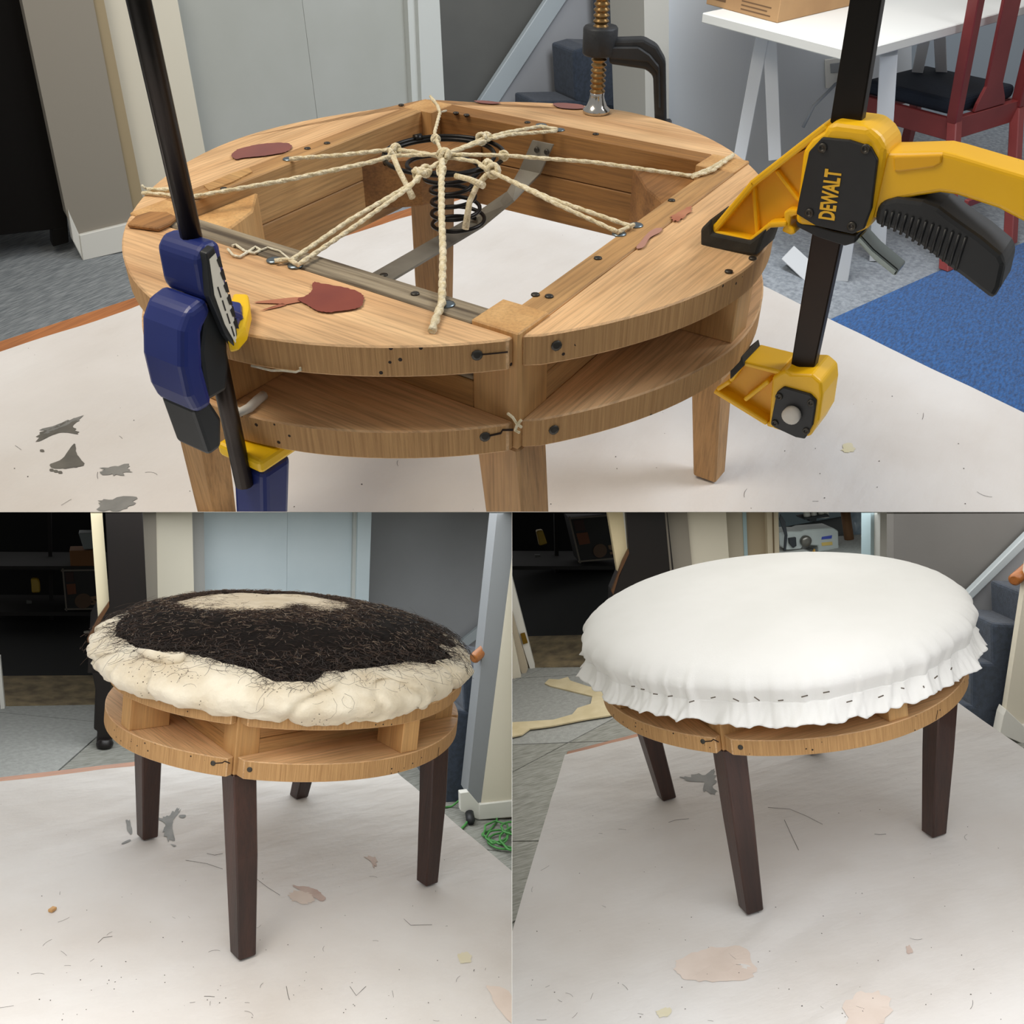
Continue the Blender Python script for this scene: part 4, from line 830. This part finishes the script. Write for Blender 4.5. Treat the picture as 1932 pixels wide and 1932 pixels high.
obj('top_rail',MB().prism([J+bd*.56-e2*.01,J+e1*.4+bd*.56-e2*.01,J+e1*.4+bd*.64-e2*.01,J+bd*.64-e2*.01],e2*.02),M_red,parent=ch,bevel=.003)
# blue rug
M_rug=mat('blue_rug','#1d63a8',.95,col2='#124274',scale=16,stretch=(2.6,9,1),amt=(.35,.66),bump=1.,bscale=30,bstretch=(2.6,9,1),sheen=.3,rot=(0,0,-.35))
P=[hz(1,u,v,FL+.01) for u,v in((1545,612),(1771,511),(1825,497),(2100,395),(2600,900))]; P+=[np.array([P[4][0]-1.5,P[4][1]-.8,FL+.01]),np.array([1.3,-.4,FL+.01])]
tag(obj('rug',MB().prism([p-[0,0,.0095] for p in P],(0,0,.0095)),M_rug,1),'blue ribbed rug on the floor under the red chair','rug')
# ================================================================ LOWER LEFT: hair and cotton padding
def dome_fn(i,prof,dx=0,dy=0):
    ks=np.array([p[0] for p in prof]); zs=np.array([p[1] for p in prof]); L=np.concatenate([[0],np.cumsum(np.hypot(np.diff(ks)*.3,np.diff(zs)))]); L/=L[-1]
    def sm(t,a):                                   # smooth interpolation
        k=np.searchsorted(L,t)-1; k=max(0,min(len(L)-2,k)); w=(t-L[k])/(L[k+1]-L[k])
        p0=a[max(k-1,0)];p1=a[k];p2=a[k+1];p3=a[min(k+2,len(a)-1)]
        return .5*(2*p1+(p2-p0)*w+(2*p0-5*p1+4*p2-p3)*w*w+(3*p1-p0-3*p2+p3)*w**3)
    def f(th,t):
        k=max(0,sm(t,ks)); p=outline(SP[i],k,th); return np.array([p[0]+dx*min(1,k),p[1]+dy*min(1,k),SP[i]['z'][3]+sm(t,zs)])
    return f
prof2=[(.985,.002),(1.02,-.003),(1.05,.003),(1.078,.014),(1.075,.026),(1.0,.042),(.85,.055),(.7,.065),(.5,.075),(.25,.083),(0,.086)]
f2=dome_fn(2,prof2,-.010,.004)
# which part of the dome is which: t (0 rim .. 1 centre); pixel-defined hair edge turned into local azimuths
def hair_lo(th):                                   # lower edge of the hair, as fraction along the profile
    a=math.degrees(th)%360
    pts=[(0,.27),(60,.26),(120,.26),(150,.25),(185,.27),(200,.335),(212,.325),(222,.30),(231,.22),(239,.225),(247,.31),(262,.34),(280,.33),(294,.27),(303,.22),(312,.29),(322,.22),(335,.25),(360,.27)]
    for (x0,y0),(x1,y1) in zip(pts[:-1],pts[1:]):
        if x0<=a<=x1: w=(a-x0)/(x1-x0); w=w*w*(3-2*w); b=y0+(y1-y0)*w; break
    return b+.022*noise.noise(Vector((a*.12,3,0)))+.012*noise.noise(Vector((a*.5,7,0)))
def hair_hi(th):
    a=math.degrees(th)%360
    pts=[(0,.66),(12,.6),(30,.46),(57,.35),(90,.33),(120,.36),(140,.48),(170,.76),(200,.88),(237,.925),(270,.91),(310,.84),(340,.75),(360,.66)]
    for (x0,y0),(x1,y1) in zip(pts[:-1],pts[1:]):
        if x0<=a<=x1: w=(a-x0)/(x1-x0); b=y0+(y1-y0)*w; break
    return b+.015*noise.noise(Vector((math.cos(th)*6,math.sin(th)*6,11)))
M_cot=mat('cotton_batting','#efe5cf',.95,col2='#d3c2a4',scale=16,amt=(.36,.72),bump=1.,bscale=70,speck=(170,.17,'#5e5040',16,.56),sheen=.3)
M_cot2=mat('cotton_top','#d8c8ac',.95,col2='#c5b393',scale=22,amt=(.35,.7),bump=.6,bscale=160,speck=(220,.12,'#4c3f33',26,.52),sheen=.2)
M_hair=mat('black_hair_felt','#1d1613',.9,col2='#100c0a',scale=90,bump=1.,bscale=260,spec=.1); M_h1=mat('black_hair','#2c231f',.5); M_h2=mat('brown_hair','#4a372b',.5); M_h3=mat('pale_hair','#8d7a66',.5)
NU,NV=360,130
def lump(p,th,t):
    q=Vector(p)*9; n=noise.noise(q)*.009+noise.noise(q*2.3)*.0075+noise.noise(q*6)*.0035
    r=1-abs(noise.noise(q*1.3+Vector((4,2,1)))); n-=max(0,r-.88)*.09
    return n*max(0,1-max(0,t-.42)*4)
def cot_pt(a,b):
    th=2*math.pi*a; t=b*.62; p=f2(th,t); c=np.array([p[0],p[1],0]); c/=np.linalg.norm(c)+1e-9
    a_=math.degrees(th)%360; fr=math.exp(-((a_-243)/26)**2); p[2]-=.008*fr*max(0,1-t/.16)
    if t<.05: p[2]+=noise.noise(Vector((math.cos(th)*7,math.sin(th)*7,2)))*.009+noise.noise(Vector((math.cos(th)*25,math.sin(th)*25,2)))*.003
    return p+c*lump(p,th,t)
pad=thing('hair_padding',2,(0,0,SP[2]['z'][3]),'black horsehair and cream cotton padding piled on the stool','padding')
obj('cotton_batting',MB().grid(cot_pt,NU,90,wrap=True),M_cot,parent=pad)
def band(lo,hi,n,lift):
    def fn(a,b):
        th=2*math.pi*a; t0,t1=lo(th),hi(th); t=t0+(t1-t0)*b; p=f2(th,t); e=math.sin(math.pi*min(1,max(0,b)))**.35 if 0<b<1 else 0
        p=p.copy(); p[2]+=-.004+lift*e+.0025*noise.noise(Vector(p)*30)*e
        c=np.array([p[0],p[1],0]); c/=np.linalg.norm(c)+1e-9; return p+c*(.004*e*(1-b))
    return MB().grid(fn,NU,n,wrap=True)
hl=obj('hair_layer',band(hair_lo,lambda th:hair_hi(th)+.03,36,.013),M_hair,parent=pad)
def top_fn(a,b):
    th=2*math.pi*a; t0=hair_hi(th)-.03; t=t0+(1-t0)*b; p=f2(th,min(t,.9999)).copy(); p[2]+=.003*(1 if b>0 else -2)+.0035*noise.noise(Vector(p)*16)+.0015*noise.noise(Vector(p)*50); return p
obj('cotton_top',MB().grid(top_fn,180,30,wrap=True),M_cot2,parent=pad)
# strands
def strands(n,region,r,lmin,lmax,curl,lift):
    mb=MB(); V=[];Fc=[]
    C=np.array(ray(2,500,1200)[0])
    for _ in range(n):
        th=random.uniform(0,2*math.pi); t=region(th)
        if t is None: continue
        p=f2(th,min(.985,max(.02,t)))+np.array([0,0,lift+random.uniform(0,.004)])
        ang=random.uniform(0,2*math.pi); l=random.uniform(lmin,lmax); cv=random.uniform(-curl,curl)
        q=[p]; ee=th
        tt=t; up=random.uniform(-.2,.28)
        # tangent directions on the dome
        e=1e-3; du=f2(th+e,min(.98,t))-f2(th,min(.98,t)); du/=np.linalg.norm(du)+1e-12; dv=f2(th,min(.98,t)+e)-f2(th,min(.98,t)); dv/=np.linalg.norm(dv)+1e-12; nn=np.cross(du,dv); nn*=math.copysign(1,nn[2])
        for k in range(4):
            ang+=cv*l/4; q.append(q[-1]+(du*math.cos(ang)+dv*math.sin(ang)+nn*up*(1-k*.55))*l/4)
        b=len(V)
        for k,x in enumerate(q):
            d=q[min(k+1,4)]-q[max(k-1,0)]; s=np.cross(d,C-x); s/=np.linalg.norm(s)+1e-12; w=r*(1-.5*k/4); V+=[x-s*w,x+s*w,x+nn*w]
        for k in range(4):
            for j in range(3): Fc.append([b+3*k+j,b+3*k+(j+1)%3,b+3*k+3+(j+1)%3,b+3*k+3+j])
    mb.add(V,Fc); return mb
def reg_mid(th):
    lo,hi=hair_lo(th),hair_hi(th); return lo+.01+(hi-lo+.0)*random.random()**.8
def reg_edge(th):
    return hair_lo(th)+random.gauss(-.005,.022)
def reg_fringe(th):
    a=math.degrees(th)%360
    if not(300<a<345): return None
    return max(.1,hair_lo(th)-random.random()*.12)
def reg_top(th): return hair_hi(th)+abs(random.gauss(0,.12))
def reg_side(th): return random.uniform(.12,.33)
for nm,n,rg,r,l0,l1,cu,li,m in(('hair_strands',13000,reg_mid,.0005,.008,.026,90,.004,M_h1),('hair_strands',5200,reg_mid,.00048,.006,.02,90,.006,M_h2),('hair_strands',700,reg_mid,.0004,.005,.014,90,.0085,M_h3),('hair_strands',1500,reg_edge,.0003,.012,.035,110,.003,M_h1),('hair_strands',1500,reg_fringe,.0003,.01,.025,50,.006,M_h1),('hair_strands',900,reg_top,.00022,.010,.03,110,.005,M_h2),('hair_strands',420,reg_side,.00022,.012,.05,90,.006,M_h2)):
    o=obj(nm,strands(n,rg,r,l0,l1,cu,li),m,parent=hl if rg is not reg_top else pad); o['kind']='stuff'
# folded lip of cotton at the left
def lip(px,r):
    P=[hdepth(2,u,v,d) for u,v,d in px]; obj('cotton_fold',MB().tube(P,r,10),M_cot,parent=pad,smooth=True)
lip([(262,1228,1.405),(280,1234,1.395),(300,1240,1.39),(320,1246,1.385),(338,1243,1.385),(348,1236,1.39)],[.004,.007,.008,.009,.008,.004])
# ================================================================ LOWER RIGHT: stapled white cover
prof3=[(1.038,-.006),(1.045,.0),(1.056,.008),(1.063,.016),(1.05,.026),(1.0,.039),(.9,.050),(.75,.058),(.5,.066),(.25,.070),(0,.071)]
f3=dome_fn(3,prof3,-.002,.002)
M_mus=mat('white_muslin','#efeeeb',.75,col2='#e7e6e2',scale=5,bump=.10,bscale=420,bstretch=(1,3,1),sheen=.15,spec=.3)
def ruf(th): return noise.noise(Vector((math.cos(th)*8,math.sin(th)*8,1)))+.7*noise.noise(Vector((math.cos(th)*19,math.sin(th)*19,4)))+.25*noise.noise(Vector((math.cos(th)*45,math.sin(th)*45,4)))
cov=thing('muslin_cover',3,(0,0,SP[3]['z'][3]),'white muslin cover stapled round the padded stool','cover')
def cov_pt(a,b):
    th=2*math.pi*a; p=f3(th,b*.9999); w=max(0,1-b/.24)**1.5
    c=np.array([p[0],p[1],0]); c/=np.linalg.norm(c)+1e-9
    return p+c*(max(ruf(th),-.25)*.0105*w+.0012*noise.noise(Vector(p)*9))
obj('cover_top',MB().grid(cov_pt,600,110,wrap=True),M_mus,parent=cov)
def ruff_pt(a,b):
    th=2*math.pi*a; base=cov_pt(a,0.0); c=np.array([base[0],base[1],0]); c/=np.linalg.norm(c)
    w=ruf(th+b*.05); flare=.004+.010*b
    ln=.030+.006*noise.noise(Vector((math.cos(th)*3,math.sin(th)*3,8)))+.007*noise.noise(Vector((math.cos(th)*17,math.sin(th)*17,8)))
    return base+c*(flare*b+w*.0135*b**.8)+np.array([0,0,-ln*b+w*.004*b])
ob=obj('ruffle',MB().grid(ruff_pt,900,14,wrap=True),M_mus,parent=cov)
md=ob.modifiers.new('cloth_thickness','SOLIDIFY'); md.thickness=.0008
M_staple=mat('staple_wire','#6b6258',.4,.8)
def on_cover(u,v):
    C,d=ray(3,u,v); best=None
    for a in np.linspace(0,1,900):
        for b in (.03,.06,.09,.12,.15):
            p=cov_pt(a,b); w=p-C; s=w@d/(d@d); e=np.linalg.norm(w-s*d)+s*.05
            if best is None or e<best[0]: best=(e,p,a)
    return best[1]
STAP=[((1191,1295),(1198,1295)),((1209,1300),(1216,1301)),((1232,1309),(1241,1310)),((1260,1314),(1269,1313)),((1300,1325),(1310,1322)),((1341,1317),(1350,1315)),((1383,1318),(1394,1323)),((1423,1315),(1433,1322)),((1468,1322),(1478,1321)),((1512,1315),(1524,1312)),((1553,1307),(1565,1305)),((1597,1325),(1608,1322)),((1657,1316),(1667,1312)),((1700,1298),(1706,1299)),((1742,1294),(1745,1301)),((1763,1280),(1769,1275)),((1794,1264),(1796,1259))]
for (a,b) in STAP:
    C=ray(3,*a)[0]
    m=((a[0]+b[0])/2,(a[1]+b[1])/2); p=hit_rim(3,m[0],m[1],1.045); dep=np.linalg.norm(p-C)/np.linalg.norm(ray(3,*m)[1])-.012
    obj('staple',MB().tube([hdepth(3,*a,dep),hdepth(3,*b,dep)],.0009,6),M_staple,parent=cov)
# ================================================================ THINGS AROUND THE LOWER STOOLS
M_piano=mat('dark_piano_varnish','#150d0b',.4,col2='#0f0907',scale=4); M_pedge=mat('piano_edge_brown','#5a3a1e',.5)
def piano(i,pl,panel,edge,leg,foot,label,keyslip):
    c=hp(i,*panel[-1],pl); t=thing('upright_piano',i,(c[0],c[1],FL),label,'piano')
    n=np.array(pl[1]); 
    obj('side_panel',MB().prism(hps(i,panel,pl),n*(.5 if i==2 else .1)),M_piano,parent=t,bevel=.003)
    pe=(np.array(pl[0])-n*.004,n); obj('panel_edge',MB().prism(hps(i,edge,pe),n*.02),M_pedge,parent=t)
    if leg: obj('leg',MB().prism(hps(i,leg,pl),n*.06),M_piano,parent=t,bevel=.004)
    if foot:
        p=hp(i,*foot,pl); obj('foot',MB().lathe([p[0],p[1],FL],(0,0,1),[(.020,0),(.032,.008),(.034,.022),(.026,.034),(.022,.04)],16),M_piano,parent=t)
    return t
PL2=vplane(hz(2,197,1411,FL)[:2],(.93,-.36))
piano(2,PL2,[(196,900),(266,900),(278,1150),(290,1270),(165,1270),(168,1210),(206,1138)],[(206,1135),(206,1145),(176,1195),(166,1214),(164,1206),(186,1164)],[(173,1265),(208,1265),(212,1402),(182,1404),(184,1380),(177,1376),(180,1300)],(198,1400),'dark brown upright piano behind the hair-topped stool',None)
PL3=vplane((.55,2.75),(.985,-.17))
piano(3,PL3,[(1176,900),(1252,900),(1274,1100),(1290,1320),(1150,1320),(1156,1115),(1186,1042)],[(1186,1036),(1187,1044),(1168,1086),(1157,1122),(1154,1116),(1174,1060)],None,None,'dark brown upright piano behind the white stool',None)
wpiece('trim_12',3,[(1248,900),(1251,900),(1273,1130),(1269,1130)],(PL3[0]-PL3[1]*.003,PL3[1]),mat('grey_line','#6f685e',.6),.004,'thin grey line on the piano back edge')
# storage shelves and the things on them
M_sh=mat('shelf_unlit','#14110e',.8); M_frame=mat('dim_frame','#5d564c',.6); M_rust=mat('dimmed_orange_print','#5a3018',.8); M_rust2=mat('dimmed_brown_print','#2e1a16',.8)  # storage contents coloured dark to stand for the unlit room
def stored(i,pl,fr,tag_px,yel,carton,tub,shelfy,names,extra):
    n=np.array(pl[1]); 
    sh=thing('shelving_unit',i,hp(i,fr[3][0],1320,pl),names[0],'shelves')
    xs=(fr[0][0]-140,fr[1][0]+30)
    for y in shelfy: obj('shelf',MB().prism(hps(i,[(xs[0],y),(xs[1],y),(xs[1],y+7),(xs[0],y+7)],pl),n*.45),M_sh,parent=sh)
    for x in (xs[0],fr[0][0]-28,xs[1]-7): obj('upright',MB().prism(hps(i,[(x,940),(x+7,940),(x+14,1300),(x+7,1300)],(np.array(pl[0])+n*.3,n)),n*.03),M_sh,parent=sh)
    q=(np.array(pl[0])-n*.0,n)
    pb=thing('boxed_sign',i,hp(i,*fr[3],q),names[1],'box')
    obj('carton',MB().prism(hps(i,fr,q),n*.2),mat('black_carton','#12100e',.7),parent=pb)
    k=[(fr[a],fr[(a+1)%4]) for a in range(4)]
    qq=(np.array(pl[0])-n*.004,n)
    for a,b in k:
        a=np.array(a,float);b=np.array(b,float);d=(b-a)/np.linalg.norm(b-a);m=np.array([-d[1],d[0]])*3
        obj('frame_edge',MB().prism(hps(i,[a-d*2,b+d*2,b+d*2+m,a-d*2+m],qq),n*.006),M_frame,parent=pb)
    W=np.array(fr[1],float)-fr[0]; Hh=np.array(fr[3],float)-fr[0]; o=np.array(fr[0],float)
    pt=lambda a,b:o+W*a+Hh*b
    obj('print_mark',MB().prism(hps(i,[pt(.08,.07),pt(.30,.06),pt(.30,.30),pt(.08,.31)],qq),n*.002),M_rust2,parent=pb)
    obj('print_mark',MB().prism(hps(i,[pt(.08,.36),pt(.33,.35),pt(.33,.60),pt(.09,.62)],qq),n*.002),M_rust,parent=pb)
    c=hp(i,*pt(.50,.78),qq); obj('print_mark',MB().lathe(c,-n,[(.045,0),(.045,.002)],20,smooth=False),mat('dimmed_tan_print','#4f3a2a',.8),parent=pb)
    obj('print_mark',MB().prism(hps(i,[pt(.70,.68),pt(.88,.66),pt(.88,.74),pt(.77,.75),pt(.9,.80),pt(.88,.88),pt(.70,.88),pt(.70,.83),pt(.80,.82),pt(.70,.76)],qq),n*.002),mat('dimmed_cream_print','#6d5540',.8),parent=pb)
    if carton: tag(obj('cardboard_box',MB().prism(hps(i,carton,pl),n*.15),mat('dim_cardboard','#6b4520',.8),i,bevel=.002),names[2],'box')
    if tub: tag(obj('plastic_tub',MB().prism(hps(i,tub,pl),n*.12),mat('dim_plastic','#6f7676',.5),i,bevel=.004),names[3],'tub')
    tag(obj('yellow_tool_case',MB().prism(hps(i,yel,pl),n*.05),mat('dim_yellow','#8a6f10',.5),i,bevel=.006),names[4],'tool case')
    for px,nm,lab,cat,col in extra: tag(obj(nm,MB().prism(hps(i,px,pl),n*.02),mat(nm+'_mat',col,.6),i,bevel=.001),lab,cat)
stored(2,W2(1.5),[(117,1075),(186,1074),(189,1150),(124,1151)],None,[(58,1092),(71,1092),(75,1099),(76,1118),(60,1119)],[(131,1039),(185,1038),(185,1068),(133,1068)],[(148,1006),(180,1006),(176,1036),(158,1037)],(1068,1155,1240),('shelving coloured dark as unlit in the storage room behind the hair-topped stool','framed black box with shade-dimmed orange print on the dim shelf left of the piano','small brown cardboard box above the framed black box','grey plastic tub on top of the brown cardboard box','yellow tool case hanging in the dark storage room, hair-topped side'),
 [([(158,1192),(168,1191),(169,1202),(158,1202)],'white_tag','small white tag beside the piano arm, hair-topped side','tag','#b9b3a6'),([(50,1133),(60,1133),(60,1139),(50,1139)],'grey_tag','tiny grey tag below the yellow tool case, hair-topped side','tag','#3d3d3a')])
stored(3,W3(1.5),[(1073,977),(1160,970),(1172,1054),(1093,1061)],None,[(1012,1002),(1024,1000),(1033,1026),(1018,1030)],None,None,(962,1068,1160),('shelving coloured dark as unlit in the storage room behind the white stool','framed black box with shade-dimmed orange print near the white stool','','','yellow tool case hanging in the dark storage room, white stool side'),
 [([(1133,1102),(1150,1099),(1152,1108),(1135,1111)],'white_tag','small white tag beside the piano arm, white stool side','tag','#b9b3a6'),([(1009,1047),(1019,1047),(1020,1051),(1010,1052)],'grey_tag','tiny grey tag below the yellow tool case, white stool side','tag','#3d3d3a')])
# brass hinge on the storage door
p=hps(3,[(982,1196),(990,1194),(996,1213),(987,1216)],(L3[0]-L3[1]*.012,L3[1])); tag(obj('hinge',MB().prism(p,L3[1]*.01),mat('brass','#8a6a22',.35,.8),3,bevel=.001),'brass hinge on the white door edge','hinge')
# scrap of cream fabric on the floor
M_scrap=mat('cream_scrap','#cdbf9d',.9,col2='#bfb08c',scale=12,bump=.2,bscale=80)
SCR=[]
def scrap(px,lab):
    P=[hz(3,u,v,FL+.0004+len(SCR)*.0062) for u,v in px]; SCR.append(1); mb=MB().prism(P,(0,0,.006)); tag(obj('fabric_scrap',mb,M_scrap,3),lab,'fabric')
scrap([(1028,1291),(1036,1283),(1055,1284),(1072,1279),(1076,1286),(1110,1297),(1150,1305),(1185,1312),(1185,1326),(1160,1330),(1120,1316),(1075,1305),(1038,1296)],'torn cream fabric strip lying on the carpet, upper arm')
scrap([(930,1368),(966,1365),(1000,1363),(1045,1360),(1080,1350),(1090,1338),(1115,1330),(1118,1315),(1180,1318),(1190,1340),(1150,1352),(1100,1360),(1040,1372),(1000,1377),(985,1388),(966,1392),(930,1396)],'long cream fabric strip curving on the carpet')
# handrails
M_rail=wood('varnished_rail','#b06a2a','#8a4d1c','x',.35,6,.1,coat=.3)
for i,a,b,d0,d1,lab in((2,(893,1243),(985,1165),3.6,3.9,'wooden handrail end beside the hair-topped stool'),(3,(1913,1095),(2010,1010),3.2,3.5,'wooden handrail end at the right edge by the white stool')):
    A,B=hdepth(i,*a,d0),hdepth(i,*b,d1); A2=A+(B-A)/np.linalg.norm(B-A)*.006
    tag(obj('handrail',MB().tube([A,A2,B],[.014,.021,.021],14),M_rail,i),lab,'handrail')
# green extension cord and plug
M_green=mat('green_cord','#3a7a38',.5,col2='#4c8f47',scale=20)
def cordpts(px): return [hz(2,u,v,FL+.006+h) for u,v,h in px]
def smooth_path(P,n=8):
    out=[]
    for k in range(len(P)-1):
        p0=P[max(k-1,0)];p1=P[k];p2=P[k+1];p3=P[min(k+2,len(P)-1)]
        for s in range(n):
            w=s/n; out.append(.5*(2*p1+(p2-p0)*w+(2*p0-5*p1+4*p2-p3)*w*w+(3*p1-p0-3*p2+p3)*w**3))
    return out+[P[-1]]
gc=thing('extension_cord',2,hz(2,930,1580,FL),'green extension cord coiled on the carpet by the wall end','cord')
a=[(838,1523,0),(852,1521,0),(868,1509,.03),(885,1499,.05),(905,1501,.05),(925,1512,.03),(935,1530,.01),(937,1548,0),(925,1565,0),(910,1575,0),(935,1588,0),(960,1598,.0),(990,1606,0)]
obj('cable',MB().tube(smooth_path(cordpts(a)),.004,8),M_green,parent=gc)
for k in range(5):
    c0=np.array([950+random.uniform(-14,22),1572+random.uniform(-12,16)]); rx=random.uniform(18,42); ry=random.uniform(10,24); P=[]
    for t in np.linspace(0,2*math.pi*1.0,16): P.append((c0[0]+rx*math.cos(t)*random.uniform(.85,1.1),c0[1]+ry*math.sin(t)*random.uniform(.85,1.1),.006+.005*k))
    obj('cable_loop',MB().tube(smooth_path(cordpts(P),4),.004,8),M_green,parent=gc)
P=cordpts([(885,1545,.012),(878,1556,0),(868,1566,0)]); obj('cable',MB().tube(smooth_path(P),.005,8),M_green,parent=gc)
p=hz(2,887,1544,FL+.02); obj('plug',MB().tube([p+[.012,.02,.012],p-[.004,.008,.004],p-[.01,.02,.012]],[.017,.018,.010],10),M_blk,parent=gc)
c=hz(2,99,1714,.001); tag(obj('wood_chip',MB().box((c[0],c[1],cloth_h(2,c[0],c[1])+.003),(.011,.008,.005),rot=Matrix.Rotation(.6,3,'Z')),WP,2,bevel=.001),'small tan wood chip on the cloth left of the hair-topped stool','wood chip')
# ================================================================ SEWING ROOM
Q=W3(1.2); qn=np.array(Q[1]); 
M_mach=mat('machine_grey','#b9bdb9',.45,col2='#aab0ad',scale=4); M_md=mat('machine_dark','#23262a',.5)
sm=thing('sewing_machine',3,hp(3,1530,1085,Q),'grey industrial sewing machine in the room behind the white stool','sewing machine')
def sq(px,m,name,d=.16,off=0.,bevel=.006,par=None): return obj(name,MB().prism(hps(3,px,(np.array(Q[0])+qn*off,qn)),qn*d),m,parent=par or sm,bevel=bevel)
sq([(1470,1005),(1484,1003),(1512,1003),(1520,1000),(1572,996),(1582,1002),(1584,1060),(1545,1062),(1544,1030),(1516,1028),(1512,1036),(1484,1038),(1472,1030)],M_mach,'arm')
sq([(1544,1030),(1584,1028),(1586,1100),(1544,1100)],M_mach,'column',off=.01); sq([(1470,1048),(1524,1040),(1586,1062),(1586,1110),(1470,1110)],mat('table_white','#c9c8c2',.5),'bed',.4,-.05)
sq([(1489,1016),(1502,1014),(1503,1030),(1497,1034),(1490,1026)],M_md,'needle_guard',.02,-.02,.001); sq([(1573,1040),(1578,1039),(1578,1056),(1573,1057)],M_md,'switch',.02,-.02,.001)
c=hp(3,1519,1020,(np.array(Q[0])-qn*.003,qn)); obj('dial',MB().lathe(c,-qn,[(.035,0),(.035,.02),(.025,.028),(.012,.03)],18),mat('dial_steel','#77736c',.3,.7),parent=sm)
sq([(1551,1013),(1570,1010),(1569,1016),(1550,1018)],mat('blue_print','#3b4aa0',.5),'lettering',.003,-.003,0); sq([(1550,1024),(1570,1022),(1571,1028),(1551,1030)],mat('yellow_print_faded','#c9ad62',.5),'label_strip',.003,-.003,0)
sq([(1473,970),(1482,985),(1486,1010),(1483,1040),(1479,1040),(1481,1010),(1471,980)],M_md,'thread_lever',.01,-.04,.001)
sq([(1516,978),(1562,970),(1566,975),(1518,981)],M_md,'spool_tray',.12,.05,.002); sq([(1526,976),(1541,976),(1540,984),(1528,984)],M_md,'spool_post',.05,.06,.001)
for u in(1523,1536,1550,1558):
    b=hp(3,u,976,(np.array(Q[0])+qn*.09,qn)); obj('thread_spool',MB().lathe(b,(0,0,1),[(.022,0),(.016,.09),(.006,.1)],12),M_base,parent=sm)
sq([(1530,1052),(1538,1036),(1541,1060),(1540,1090),(1530,1090)],mat('amber_part','#c99a4a',.5),'guide',.02,-.06,.001)
R_=W3(1.35)
a,b=hp(3,1590,930,R_),hp(3,1606,1045,R_); tag(obj('cardboard_tube',MB().tube([a,b],.030,12),mat('tube_brown','#6e4d30',.8),3),'brown cardboard tube leaning in the sewing room','tube')
a,b=hp(3,1605,925,W3(1.5)),hp(3,1625,1060,W3(1.5)); tag(obj('plastic_roll',MB().tube([a,a*.5+b*.5,b],[.07,.075,.07],14),mat('clear_plastic_blue','#93a5b5',.15,col2='#b8c6cf',scale=20,bump=.6,bscale=30),3),'pale plastic-wrapped roll leaning beside the cardboard tube','roll')
a,b=hp(3,1640,985,R_),hp(3,1636,1020,R_); tag(obj('paper_roll',MB().tube([a,b],[.03,.045],10),M_base,3,bevel=0),'crumpled white paper at the right side of the sewing room','paper')
tag(obj('dark_bag',MB().prism(hps(3,[(1632,1030),(1642,1030),(1644,1100),(1630,1100),(1634,1055)],R_),R_[1]*.06),M_md,3,bevel=.01),'black bag below the crumpled white paper','bag')
# ================================================================ trim every stage at its partition planes
def trim(o,i):
    if o.type!='MESH' or i==0: return
    M=CVI@o.matrix_world; co=[M@v.co for v in o.data.vertices]
    planes={1:[((0,-.0003,0),(0,1,0))],2:[((0,.0003,0),(0,-1,0)),((-.0003,0,0),(1,0,0))],3:[((0,.0003,0),(0,-1,0)),((.0003,0,0),(-1,0,0))]}[i]
    for p,n in planes:
        p,n=Vector(p),Vector(n)
        d=[(M@v.co-p).dot(n) for v in o.data.vertices]
        if not d: return
        if max(d)<=0: continue
        if min(d)>=0: return 'gone'
        Mi=M.inverted(); pl=Mi@p; nl=(M.to_3x3().transposed()@n).normalized()
        bm=bmesh.new(); bm.from_mesh(o.data)
        closed=all(len(e.link_faces)==2 for e in bm.edges)
        r=bmesh.ops.bisect_plane(bm,geom=bm.verts[:]+bm.edges[:]+bm.faces[:],plane_co=pl,plane_no=nl,clear_outer=True)
        if closed:
            es=[e for e in bm.edges if len(e.link_faces)==1]
            if es: bmesh.ops.holes_fill(bm,edges=es,sides=0)
        bm.to_mesh(o.data); bm.free(); o.data.update()
bpy.context.view_layer.update()
for o in list(bpy.data.objects):
    if o.name in STAGE and trim(o,STAGE[o.name])=='gone':
        for c in list(o.children): c.parent=o.parent
        bpy.data.objects.remove(o)
bpy.context.view_layer.update()
print('objects',len(bpy.data.objects),'tris',sum(len(o.data.polygons) for o in bpy.data.objects if o.type=='MESH'))
